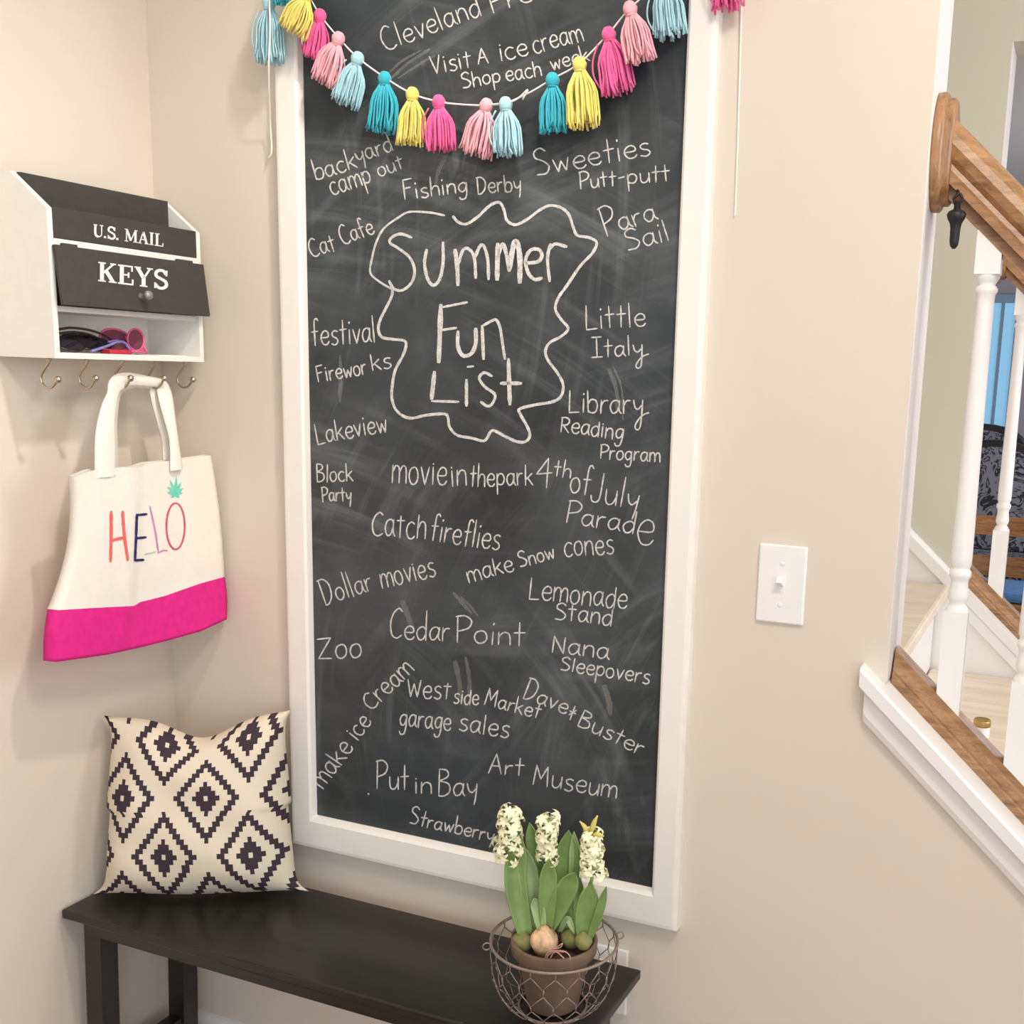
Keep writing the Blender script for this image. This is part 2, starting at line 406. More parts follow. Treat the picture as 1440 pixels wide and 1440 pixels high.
# tin on a stair tread
tx = onZ(1378, 1048, .763)
t = thing('ointment_tin', 'small white and yellow tin with a gold lid standing on a stair tread', 'tin', (tx.x, tx.y, .763))
MB().lathe([(.013, 0), (.014, .002), (.014, .036), (.013, .038)], 20, (tx.x, tx.y, .763)).done('body', mat('white_tin', (236, 234, 236), .4), t)
MB().lathe([(.0143, .005), (.0143, .017)], 20, (tx.x, tx.y, .763)).done('label_band', mat('yellow_band', (238, 206, 70), .5), t)
MB().lathe([(.0148, .036), (.0150, .046), (.013, .048), (.011, .046), (.002, .046)], 20, (tx.x, tx.y, .763)).done('lid', mat('gold_lid', (190, 160, 96), .35, .7), t)

# ================================================================ dining room seen between the balusters
def damask():
    m = bpy.data.materials.new('grey_damask'); tt, b = nodes(m); k = NT(tt)
    f = k.noise(9, 2, k.obj(), .5, 2.2)
    g = k.m('PINGPONG', k.m('MULTIPLY', f, 5.0), .5)
    tt.links.new(k.ramp(g, [(.16, lin((52, 50, 60))), (.26, lin((142, 140, 146)))]), b.inputs['Base Color']); b.inputs['Roughness'].default_value = .85
    return m
M['damask'] = damask(); M['espresso'] = wood('espresso', (26, 20, 20), (50, 38, 34), (6, 50, 50), .4)
def arch(cx, w, z0, z1, n=14):
    h = w/2; r = .62*w; pts = [(cx-h, z0), (cx+h, z0)]
    zs = z1-.13
    for i in range(n+1):
        a = PI*i/n; pts.append((cx+h*math.cos(a), zs+.13*math.sin(a)))
    return pts
def armchair(cx, yb, ztop, label):
    t = thing('dining_armchair', label, 'chair', (cx, yb-.25, 0), 'damask chairs in the dining room')
    MB().prism(arch(cx, .50, .46, ztop), yb-.035, yb+.035, bev=.012).done('back_frame', M['espresso'], t)
    MB().prism(arch(cx, .43, .50, ztop-.035), yb-.06, yb-.035, bev=.010).done('backrest', M['damask'], t)
    MB().box(cx-.26, cx+.26, yb-.52, yb-.04, .38, .50, .03).done('seat', M['damask'], t)
    for sx in (-1, 1):
        MB().box(cx+sx*.22-.022, cx+sx*.22+.022, yb-.50, yb-.456, 0, .39, .005).done('leg', M['espresso'], t)
        MB().box(cx+sx*.22-.022, cx+sx*.22+.022, yb-.02, yb+.03, 0, .5, .005).done('leg', M['espresso'], t)
    return t
c = onY(1400, 640, 4.75); zt = onY(1400, 618, 4.75).z
armchair(c.x, 4.75, zt, 'grey damask dining armchair behind the low oak chair, before the blue window')
c = onY(1387, 620, 5.32); zt = onY(1394, 596, 5.32).z
armchair(c.x-.02, 5.32, zt, 'dark arched dining chair farthest back, against the blue window')
cx = onY(1424, 740, 4.0).x
t = thing('oak_chair', 'low oak dining chair with two broad back slats and a blue cushion', 'chair', (cx, 3.8, 0))
for sx in (-1, 1):
    MB().box(cx+sx*.235-.02, cx+sx*.235+.02, 3.98, 4.02, 0, .74, .006).done('rear_post', M['oakflat'], t)
    MB().box(cx+sx*.215-.02, cx+sx*.215+.02, 3.58, 3.62, 0, .40, .006).done('leg', M['oakflat'], t)
for a, b in ((1.0, 0),):
    s1a, s1b = onY(1440, 730, 4.0).z, onY(1440, 757, 4.0).z
    s2a, s2b = onY(1440, 787, 4.0).z, onY(1440, 815, 4.0).z
for za, zb in ((s1b, s1a), (s2b, s2a)):
    def slat(u, v, za=za, zb=zb): return V((cx-.222+.444*u, 4.0+.03*math.sin(PI*u), za+(zb-za)*v))
    mb = MB(); mb.grid(slat, 12, 3); mb.grid(lambda u, v: slat(u, v)+V((0, .018, 0)), 12, 3)
    for v in (0, 1): mb.grid(lambda u, q, v=v: slat(u, v)+V((0, .018*q, 0)), 12, 2)
    mb.done('slat', M['oakflat'], t)
MB().box(cx-.235, cx+.235, 3.58, 3.99, .385, .42, .01).done('seat', M['oakflat'], t)
MB().box(cx-.22, cx+.22, 3.60, 3.965, .422, .472, .02).done('cushion', mat('blue_cushion_cloth', (96, 142, 190), .9, var=.2, nscale=60), t)
# window in the dining room wall
YW = 5.7
a, b = onY(1380, 426, YW), onY(1414, 592, YW)
wx0, wx1, wz0, wz1 = a.x-.35, b.x, .98, a.z
win = MB().box(wx0-.05, wx1+.03, YW-.03, YW, wz1, wz1+.05).box(wx0-.05, wx1+.03, YW-.04, YW, wz0-.05, wz0).box(wx0-.05, wx0, YW-.03, YW, wz0, wz1).box(wx1, wx1+.03, YW-.03, YW, wz0, wz1).box(wx1-.085, wx1-.065, YW-.025, YW, wz0, wz1).done('window_1', mat('window_frame_paint', (150, 176, 200), .5))
struct(win)
o = MB().box(wx0, wx1, YW-.012, YW-.004, wz0, wz1).done('window_pane', emit('daylit_glass', (132, 182, 212), .75), win)
pl = onY(1424, 588, 5.5)
t = thing('potted_plant', 'dark green houseplant beside the blue dining room window', 'plant', (pl.x, 5.54, 0))
MB().lathe([(.08, 0), (.10, .02), (.12, .30), (.11, .32)], 20, (pl.x, 5.54, 0)).done('planter', M['espresso'], t)
mb = MB()
for i in range(60):
    a = random.uniform(0, 2*PI); e = random.uniform(.2, 1.4); L = random.uniform(.07, .13)
    base = V((pl.x+random.uniform(-.05, .05), 5.54+random.uniform(-.03, .03), random.uniform(.7, 1.02)))
    d = V((math.cos(a)*math.cos(e), math.sin(a)*math.cos(e), math.sin(e)))
    sd = d.orthogonal().normalized()*.03
    mb.b.faces.new([mb.b.verts.new(q) for q in (base, base+d*L*.5+sd, base+d*L, base+d*L*.5-sd)])
mb.done('foliage', mat('dark_foliage', (34, 62, 44), .6, var=.3), t)
MB().tube([(pl.x, 5.54, .3), (pl.x, 5.54, .9)], .012).done('stem', M['espresso'], t)

# ================================================================ chalkboard with white frame
fx0, fx1, fz0, fz1 = .279, 1.011, .531, 2.34
ix0, ix1, iz0, iz1 = .3265, .967, .592, 2.274
FY = -.024
cb = thing('chalkboard', 'tall white-framed chalkboard covered in chalk writing, on the beige wall', 'chalkboard', (.645, 0, fz0))
MB().box(ix0-.02, ix1+.02, -.010, -.002, iz0-.02, iz1+.02).done('slate_panel', M['board'], cb)
BYP = -.010
def rail(outer0, outer1, inner0, inner1):
    """mitred moulding; profile runs from the outer edge to the inner edge"""
    prof = [(0, 0), (0, -.016), (.06, FY+.001), (.16, FY), (.86, FY), (.95, FY+.003), (1, -.012), (1, -.004)]
    mb = MB()
    def P(s, f, y): a = outer0.lerp(inner0, f); b = outer1.lerp(inner1, f); q = a.lerp(b, s); return (q.x, y, q.y)
    A = [mb.b.verts.new(P(0, f, y)) for f, y in prof]; B = [mb.b.verts.new(P(1, f, y)) for f, y in prof]
    n = len(prof); mb.b.faces.new(A); mb.b.faces.new(B[::-1])
    for i in range(n): mb.b.faces.new((A[i], B[i], B[(i+1) % n], A[(i+1) % n]))
    return mb.done('frame_rail', M['frame'], cb)
o = [V((fx0, fz0)), V((fx1, fz0)), V((fx1, fz1)), V((fx0, fz1))]; q = [V((ix0, iz0)), V((ix1, iz0)), V((ix1, iz1)), V((ix0, iz1))]
for i in range(4): rail(o[i], o[(i+1) % 4], q[i], q[(i+1) % 4])

# ---- stroke alphabet (x-height 5, capitals 9, baseline 0)
FONT = {
'a': (4.2, '3.6,4 2.6,5 1,4.4 .3,2.3 1.2,.3 2.6,.8 3.5,3|3.6,5 3.5,1.5 4.3,.1'), 'b': (4, '.4,9 .4,.2|.4,3 1.5,4.8 3.2,4.6 3.8,2.5 3,.3 1.2,.1 .4,1'),
'c': (3.8, '3.5,4.4 2.2,5 .8,4 .4,2.2 1.2,.4 2.6,.1 3.7,.9'), 'd': (4, '3.6,4 2.4,5 .8,4 .3,2.2 1.2,.2 2.6,.5 3.6,2.5|3.6,9 3.6,0'),
'e': (4, '.5,2.6 3.4,2.8 3.4,4.4 2.1,5 .8,4 .4,2.2 1.4,.3 3,.2 3.9,1.2'), 'f': (3.2, '3.4,8.2 2.6,9 1.7,8.2 1.5,5 1.4,0|.2,4.8 3,5'),
'g': (4, '3.5,4.2 2.4,5 .9,4.2 .4,2.3 1.4,.6 2.8,1.2 3.5,3.5|3.6,5 3.5,0 2.8,-2.8 1.2,-3.2 .4,-2'), 'h': (4, '.4,9 .4,0|.4,2.8 1.6,4.8 3,4.6 3.5,3 3.6,0'),
'i': (1.5, '.7,5 .7,0|.65,6.9 .8,7.5'), 'k': (3.9, '.4,9 .4,0|3.4,5 .5,2.3|1.4,3 3.8,0'), 'l': (1.5, '.7,9 .7,0'),
'm': (6, '.4,5 .4,0|.4,3 1.4,4.8 2.6,4.6 3,3 3,0|3,3 4.1,4.8 5.2,4.6 5.6,3 5.7,0'), 'n': (4, '.4,5 .4,0|.4,3 1.6,4.8 3,4.6 3.5,3 3.6,0'),
'o': (4, '2.2,5 .8,4.3 .3,2.3 1.1,.4 2.4,.2 3.5,1.4 3.6,3.3 2.9,4.7 1.9,5'), 'p': (4, '.5,5 .4,-3.6|.4,2.8 1.4,4.7 3,4.6 3.7,2.7 2.8,.6 1.2,.5 .4,1.4'),
'r': (3, '.4,5 .4,0|.4,2.8 1.4,4.6 2.8,4.8'), 's': (3.5, '3.2,4.6 2,5 .8,4.2 1.2,3 2.8,2.2 3.2,1 2,0 .4,.5'), 't': (3.2, '1.6,8 1.5,0|.1,5 3.2,5.2'),
'u': (4, '.4,5 .6,1.2 1.6,.1 2.8,.8 3.6,3|3.6,5 3.7,0'), 'v': (3.6, '.3,5 1.8,0|1.8,0 3.4,5'), 'w': (5.1, '.3,5 1.4,0|1.4,0 2.6,4|2.6,4 3.7,0|3.7,0 4.8,5'),
'y': (4, '.4,5 .9,2.4 2,1.6 3.3,3|3.7,5 3.2,0 2.6,-3.2'), 'Y': (4.6, '.4,5 .9,2.4 2,1.6 3.3,3|3.7,5 3.4,0 2.8,-5 1.6,-6 1,-4.6 2.4,-2 4,-.4 6,.4'),
'A': (5, '.2,0 2.6,9|2.6,9 4.6,0|1,3.4 4,3.6'), 'B': (4.6, '.5,9 .5,0|.5,9 3,8.6 3.4,6.6 .6,5|.6,5 3.6,4.2 4.2,1.8 2.6,.2 .5,0'), 'C': (5, '4.4,8 3,9 1.2,7.4 .4,4.4 1.2,1 3,0 4.8,1'),
'D': (5, '.6,9 .6,0|0,8.8 2.6,8.8 4.4,6.4 4,2.6 2.2,.4 .6,0'), 'F': (4.2, '.5,9 .5,0|.3,9 4,9.3|.5,5 3.2,5.3'), 'I': (4, '2,9 2,0|.2,9 3.8,9|0,0 4,0'),
'J': (3.8, '3,9 3,2 2.2,.2 .8,.4 .3,2'), 'L': (4.2, '.5,9 .4,0|.4,0 4,.3'), 'M': (6, '.4,0 .8,9|.8,9 2.8,3|2.8,3 4.8,9|4.8,9 5.4,0'), 'N': (4.6, '.4,0 .5,9|.5,9 3.9,0|3.9,0 4,9'),
'P': (4.4, '.6,9 .6,0|.1,8.6 2.6,9 4.4,7.4 3.6,5 .8,3.8'), 'R': (4.4, '.6,9 .6,0|.1,8.6 2.6,9 4,7.4 3.2,5 .8,4.2|1.4,4.2 4.2,0'), 'S': (4.6, '4,7.8 2.6,9 .8,8 .8,6 2.8,4.6 4.2,2.6 3,.4 .4,.4'),
'W': (6, '.3,9 1.6,0|1.6,0 3,7|3,7 4.4,0|4.4,0 5.8,9'), 'V': (4.6, '.3,9 2.2,0|2.2,0 4.2,9'), 'Z': (5, '.3,8.6 4.6,9|4.6,9 .5,.2|.5,.2 4.6,0'), '4': (4.4, '3,9 .3,4.2|.3,4.2 4,4.6|3,9 2.8,0'),
'&': (3.4, '1.7,6.5 1.2,-.5|.4,3.4 2.6,2.6|.5,1.6 2.4,4.2'), '-': (3, '.3,3 2.6,3.2'), "'": (3, '0,7 1.4,7.4|1.8,7.6 3.2,7.8'), '.': (1.4, '.4,0 .8,.3')}
def board_pt(dy): return lambda u, v: onY(u, v, BYP-dy)
CH = board_pt(.0006)
def word(mb, txt, x0, y0, x1, y1, xh, cap, wd=2.1):
    tot = sum(FONT[c][0] for c in txt)+.55*(len(txt)-1)
    d = V((x1-x0, y1-y0)); Ln = d.length; e = d/Ln; n = V((e.y, -e.x)); k = Ln/(tot-.3); x = 0
    for c in txt:
        w_, st = FONT[c]
        jr = random.uniform(-.04, .04); jy = random.uniform(-.25, .25)*xh/5
        up = c.isupper() or c in '4'
        for s in st.split('|'):
            pts = [tuple(map(float, a.split(','))) for a in s.split()]
            pts = smooth([V((a, b)) for a, b in pts], 5) if len(pts) > 2 else [V(p) for p in pts]
            if len(pts) == 2: pts = [pts[0].lerp(pts[1], i/5) for i in range(6)]
            out = []
            for p in pts:
                a, b = p.x, p.y
                h = b*cap/9 if up and c != 'Y' else (b*xh/5 if b <= 5 else xh+(b-5)/4*(cap-xh))
                out.append(V((x0, y0))+e*((x+a+jr*b)*k)+n*(h+jy))
            ribbon(mb, out, wd, CH, .16)
        x += w_+.55
PH = [  # words: text, baseline start, baseline end, x-height, tall height (photo pixels)
 ('Cleveland Free', [('Cleveland', 541, 72, 677, 22, 19, 34), ('Free', 692, 19, 772, -6, 14, 28)]),
 ('Visit A ice cream Shop each week', [('Visit', 607, 104, 663, 95, 16, 25), ('A', 672, 91, 687, 89, 16, 22), ('ice', 703, 86, 743, 78, 17, 26), ('cream', 751, 76, 821, 57, 18, 26), ('Shop', 650, 125, 704, 115, 13, 22), ('each', 712, 115, 762, 106, 14, 22), ('week', 776, 99, 829, 86, 13, 24)]),
 ('backyard camp out', [('back', 444, 254, 502, 236, 16, 30), ('yard', 503, 231, 553, 211, 15, 28), ('camp', 467, 276, 523, 257, 18, 24), ('out', 533, 249, 568, 236, 13, 20)]),
 ('Fishing Derby', [('Fishing', 568, 281, 657, 270, 14, 27), ('Derby', 671, 273, 733, 268, 14, 24)]),
 ('Sweeties Putt-putt', [('Sweeties', 754, 247, 915, 219, 18, 38), ('Putt', 815, 266, 866, 261, 13, 24), ('-', 870, 258, 880, 256, 13, 20), ('putt', 882, 259, 942, 254, 14, 26)]),
 ("Cat Cafe", [('Cat', 438, 363, 473, 352, 16, 26), ('Cafe', 482, 345, 527, 328, 15, 28)]),
 ('Para Sail', [('Para', 852, 333, 924, 308, 17, 42), ('Sail', 882, 353, 942, 337, 17, 30)]),
 ('festival', [('festival', 439, 487, 528, 481, 20, 38)]),
 ('Fireworks', [('Firewor', 447, 538, 516, 526, 14, 22), ('ks', 523, 521, 550, 517, 15, 23)]),
 ('Lakeview', [('Lakeview', 446, 625, 545, 607, 17, 29)]),
 ('Block Party', [('Block', 445, 678, 496, 677, 14, 25), ('Party', 453, 706, 494, 704, 12, 21)]),
 ('Little Italy', [('Little', 823, 463, 907, 459, 18, 34), ('ItalY', 832, 503, 906, 499, 15, 28)]),
 ('Library Reading Program', [('LibrarY', 799, 580, 906, 582, 19, 31), ('Reading', 787, 607, 875, 619, 15, 21), ('Program', 843, 645, 928, 650, 13, 20)]),
 ('movie in the park', [('movie', 550, 680, 627, 682, 25, 32), ('in', 634, 684, 656, 683, 22, 30), ('the', 660, 684, 695, 685, 18, 33), ('park', 698, 683, 749, 682, 17, 29)]),
 ('4th of July Parade', [('4', 752, 686, 776, 686, 20, 42), ('th', 778, 669, 802, 672, 13, 25), ('of', 800, 693, 828, 697, 22, 42), ('July', 828, 706, 896, 717, 21, 42), ('Parad', 794, 735, 890, 751, 17, 32), ('e', 892, 766, 916, 769, 36, 38)]),
 ('Catch fireflies', [('Catch', 521, 754, 598, 758, 24, 33), ('fireflies', 604, 760, 701, 774, 21, 38)]),
 ('Dollar movies', [('Dollar', 457, 852, 525, 829, 18, 37), ('movies', 537, 828, 613, 810, 20, 26)]),
 ('make Snow cones', [('make', 659, 820, 723, 803, 16, 24), ('Snow', 731, 798, 781, 785, 13, 22), ('cones', 793, 783, 863, 779, 20, 26)]),
 ('Lemonade Stand', [('Lemonade', 743, 842, 880, 857, 20, 30), ('Stand', 779, 871, 859, 880, 16, 24)]),
 ('Nana Sleepovers', [('Nana', 775, 917, 855, 927, 16, 23), ('Sleepovers', 787, 942, 912, 962, 14, 19)]),
 ('Cedar Point', [('Cedar', 546, 897, 631, 903, 19, 42), ('Point', 640, 903, 737, 908, 18, 38)]),
 ('Zoo', [('Zoo', 446, 927, 508, 924, 20, 29)]),
 ('make ice cream', [('make', 455, 1111, 498, 1053, 18, 28), ('ice', 503, 1043, 523, 1016, 16, 24), ('Cream', 522, 1001, 583, 943, 17, 23)]),
 ('West side Market garage sales', [('West', 572, 980, 632, 984, 18, 24), ('side', 637, 989, 672, 992, 14, 21), ('Market', 680, 991, 757, 1011, 13, 24), ('garage', 561, 1021, 633, 1027, 17, 24), ('sales', 644, 1027, 714, 1038, 17, 27)]),
 ('Dave & Buster', [('Dave', 734, 981, 795, 1004, 14, 31), ('&', 797, 1009, 810, 1012, 16, 24), ('Buster', 811, 1019, 900, 1063, 14, 24)]),
 ('Art Museum', [('Art', 686, 1087, 735, 1091, 14, 28), ('Museum', 748, 1103, 866, 1123, 17, 28)]),
 ('Put in Bay', [('Put', 528, 1110, 574, 1111, 18, 40), ('in', 582, 1116, 607, 1117, 16, 24), ('Bay', 615, 1120, 671, 1121, 18, 38), ('.', 516, 1117, 520, 1117, 10, 10)]),
 ('Strawberry', [('Strawberry', 575, 1158, 693, 1184, 12, 25)])]
for txt, ws in PH:
    mb = MB()
    for a in ws: word(mb, *a)
    o = mb.done('chalk_words', M['chalk'], cb, False); o['label'] = 'chalk words “%s”' % txt
def hand(strokes, label):
    mb = MB()
    for s, wd in strokes:
        pts = [V(p) for p in s]
        pts = smooth(pts, 6) if len(pts) > 2 else [pts[0].lerp(pts[1], i/8) for i in range(9)]
        ribbon(mb, pts, wd, CH, .13)
    o = mb.done('chalk_words', M['chalk'], cb, False); o['label'] = label
for s, wd in (([(541, 108), (565, 86), (592, 71)], 3), ([(549, 111), (575, 88), (604, 69)], 4), ([(560, 110), (590, 90), (612, 78)], 3), ([(638, 834), (650, 848), (664, 863)], 5), ([(648, 840), (661, 852), (672, 866)], 3), ([(612, 262), (617, 240), (630, 214)], 5), ([(478, 500), (479, 530), (478, 565)], 5),
              ([(856, 520), (866, 545), (870, 580)], 6), ([(862, 515), (874, 545), (876, 590)], 3), ([(566, 846), (572, 862), (580, 885)], 7), ([(640, 930), (646, 960), (648, 985)], 7), ([(655, 925), (660, 955), (660, 980)], 5), ([(850, 965), (856, 985), (858, 1005)], 8)):
    mb = MB(); ribbon(mb, smooth([V(p) for p in s], 5), wd, board_pt(.0003), .3)
    mb.done('chalk_smear', M['smear'], cb, False)
cloud = [(625,303),(605,299),(576,298),(560,306),(540,321),(529,341),(523,364),(521,384),(535,397),(552,407)]
cloud2 = [(552,407),(551,416),(544,431),(535,449),(532,463),(537,474),(552,477),(568,479),(571,486),(566,501),(556,520),(552,540),(551,559),(556,575),(567,585),(580,588),(599,584),(624,582),(630,587),(632,600),(643,612),(663,616),(679,620),(685,616),(690,607),(696,606),(711,614),(727,621),(739,621),(745,613),(742,601),(732,583),(731,575),(754,569),(777,565),(789,557),(792,542),(785,526),(771,507),(767,494),(773,482),(789,473),(799,462),(789,449),(781,435),(785,419),(797,402),(816,374),(833,356),(839,341),(828,334),(812,331),(806,319),(800,302),(789,292),(773,289),(758,296),(742,308),(725,316),(713,310),(709,296),(703,285),(692,287),(680,297),(673,304),(656,315),(644,312),(637,304)]
hand([(cloud, 3), (cloud2, 4)], 'wavy chalk cloud drawn around the title')
hand([([(579,334),(564,329),(552,333),(548,341),(560,349),(576,362),(583,380),(579,397),(566,408),(554,406),(547,395)], 4),
 ([(600,351),(597,370),(601,391),(609,401),(618,393),(623,370),(623,341)], 4.5), ([(640,351),(643,376),(644,401)], 6), ([(645,370),(651,352),(659,350),(667,362),(669,391)], 4.5), ([(668,362),(675,346),(681,347),(686,366),(687,393)], 4.5),
 ([(700,343),(699,393)], 7), ([(699,364),(707,343),(713,362),(716,381)], 5.5), ([(716,380),(722,346),(727,341),(731,362),(731,397)], 7.5),
 ([(740,370),(756,368),(762,360),(758,351),(746,352),(739,366),(743,384),(752,393),(762,391)], 5), ([(774,343),(770,364),(773,396)], 4.5), ([(773,350),(781,343),(797,347)], 4.5),
 ([(620,429),(617,509)], 7), ([(622,432),(657,425)], 3.5), ([(622,464),(642,461)], 3.5), ([(644,466),(644,487),(651,500),(663,497),(669,482),(669,462)], 5.5), ([(678,458),(680,505)], 5), ([(679,458),(692,451),(698,450),(703,460),(706,478),(710,505)], 4),
 ([(611,523),(607,561)], 6), ([(607,564),(645,565)], 3.5), ([(656,534),(656,571)], 4.5), ([(657,516),(666,515)], 3), ([(692,529),(681,524),(674,532),(682,544),(696,555),(692,568),(685,571),(676,565)], 4), ([(715,505),(717,569)], 6), ([(704,539),(733,539)], 5)], 'large chalk title “Summer Fun List”')

# ================================================================ tassel garland across the board
gl = thing('tassel_garland', 'garland of yarn tassels on white string across the chalkboard top', 'garland', onY(680, 147, -.04))
GY = -.036
TAS = [  # colour, head px, hem centre px, hem half width px, y
 ('sky', (378, 4), (380, 90), 21, -.050), ('teal', (404, -62), (401, 8), 17, -.062), ('yellow', (433, -8), (411, 44), 24, -.058), ('hot', (450, 22), (441, 83), 20, GY), ('blush', (476, 54), (455, 118), 22, GY-.006), ('sky', (503, 82), (484, 148), 21, GY),
 ('teal', (541, 110), (536, 186), 23, GY), ('yellow', (580, 132), (576, 204), 20, GY), ('hot', (617, 143), (620, 212), 21, GY), ('blush', (684, 148), (668, 219), 25, GY), ('sky', (711, 146), (714, 218), 20, GY-.006),
 ('teal', (777, 112), (778, 186), 19, GY), ('yellow', (815, 90), (820, 180), 23, GY-.008), ('hot', (856, 48), (870, 132), 24, GY), ('blush', (886, 12), (902, 88), 21, GY-.010), ('sky', (935, -28), (943, 52), 23, GY), ('hot', (1020, -64), (1024, 14), 21, GY-.004)]
def tassel(c, hp, bp, hw, y):
    H = onY(*hp, y); Bt = onY(*bp, y+.004); ax = (Bt-H); L = ax.length; ax.normalize()
    sd = V((0, 1, 0)).cross(ax).normalized(); dp = ax.cross(sd).normalized()
    k = (H-CAM).dot(FWD)/F; R_ = hw*k*1.10
    mb = MB(); n = 54
    for i in range(n):
        r = math.sqrt((i+.5)/n); a = i*2.39996+random.uniform(-.3, .3)
        ex, ey = r*math.cos(a), r*math.sin(a)
        if y+ey*R_*.55 > -.013: ey *= .3
        Ls = L*random.uniform(.88, 1.04); wob = random.uniform(-.20, .20); pts = []
        for j in range(8):
            s = j/7
            f = min(1.0, .26 + 2.1*s) * (.86 + .16*s)
            ww = wob*math.sin(s*PI*random.uniform(.9, 1.3))*s
            pts.append(H+ax*(.006+Ls*s-.006*s) + sd*(ex*R_*f+ww*R_) + dp*(ey*R_*.62*f))
        mb.tube(pts, .00145, 5)
    for i in range(1 if c in ('hot', 'sky') else 0):      # an escaped yarn
        a = 1; q = [H+ax*(L*s)+sd*(a*R_*(.35+.85*math.sin(s*2.9)))-dp*.004 for s in (.12, .35, .6, .8, .95)]
        mb.tube(smooth(q, 3), .0013, 5)
    t = mb.done('tassel', M[c], gl)
    hb = MB(); rad = .0098
    def ball(u, v):
        th, ph = 2*PI*u, PI*v
        rr = rad*(1+.05*math.sin(9*th+5*ph)+.03*math.sin(14*ph))
        return H+sd*(rr*math.sin(ph)*math.cos(th))+dp*(rr*math.sin(ph)*math.sin(th))+ax*(rr*1.12*math.cos(ph)*-1+.001)
    hb.grid(ball, 19, 12); hb.tube([H+ax*.009+(sd*math.cos(a)+dp*math.sin(a))*.0062 for a in [i*PI/6 for i in range(12)]], .0016, 5, True)
    hb.done('head_knot', M[c], t)
for a in TAS: tassel(*a)
sp = [(378, 2), (404, -60), (433, -8), (450, 21), (476, 53), (503, 81), (541, 109), (580, 132), (617, 143), (650, 147), (684, 148), (711, 145), (745, 130), (777, 111), (815, 89), (856, 47), (886, 12), (935, -28), (1020, -64), (1046, -90)]
sp = [onY(u, v, GY+.002) for u, v in sp[2:]]
mb = MB(); mb.tube(smooth(sp, 5), .0013, 6)
mb.tube(smooth([onY(395, -70, GY-.022), onY(380, -10, GY-.022), onY(380, 40, GY-.030), onY(378, 100, GY-.026), onY(380, 170, -.020), onY(382, 212, -.014), onY(377, 223, -.012)], 6), .0014, 6)
mb.tube(smooth([onY(433, -8, GY+.002), onY(404, -60, GY-.01), onY(395, -70, GY-.022)], 4), .0013, 6)
mb.tube(smooth([onY(1046, -90, GY), onY(1044, -30, -.014), onY(1042, 40, -.006), onY(1038, 180, -.003), onY(1034, 290, -.003), onY(1032, 304, -.003)], 6), .0013, 6)
mb.tube(smooth([onY(684, 148, GY), onY(722, 142, GY-.008), onY(742, 126, GY-.010), onY(735, 140, GY-.008)], 5), .0012, 6)
mb.done('string', M['string'], gl)

# ================================================================ mail and key box on the left wall
by0, by1, bz0, bt = -.325, -.024, 1.378, .009
bx = thing('mail_organizer', 'white and black wall box lettered U.S. MAIL and KEYS, with hooks beneath', 'mail box', (0, (by0+by1)/2, bz0))
side = [(0, bz0), (.12, bz0), (.12, 1.590), (.052, 1.642), (0, 1.642)]
for a in (by0, by1-bt): MB().prism(side, a, a+bt, bev=.0008).done('side_panel', M['box'], bx)
i0, i1 = by0+bt, by1-bt
MB().box(0, .006, i0, i1, bz0, 1.62).done('back_panel', M['box'], bx)
MB().box(.006, .12, i0, i1, bz0, bz0+.009, .0008).done('bottom_panel', M['box'], bx)
MB().box(.006, .112, i0, i1, 1.446, 1.454).done('shelf', M['box'], bx)
MB().box(.112, .1205, i0, i1, 1.5375, 1.5485, .0006).done('front_rail', M['box'], bx)
MB().box(.055, .062, i0, i1, 1.454, 1.641).done('divider', M['blackpanel'], bx)
lip = MB().box(.112, .120, i0, i1, 1.549, 1.592, .0006).done('mail_panel', M['blackpanel'], bx)
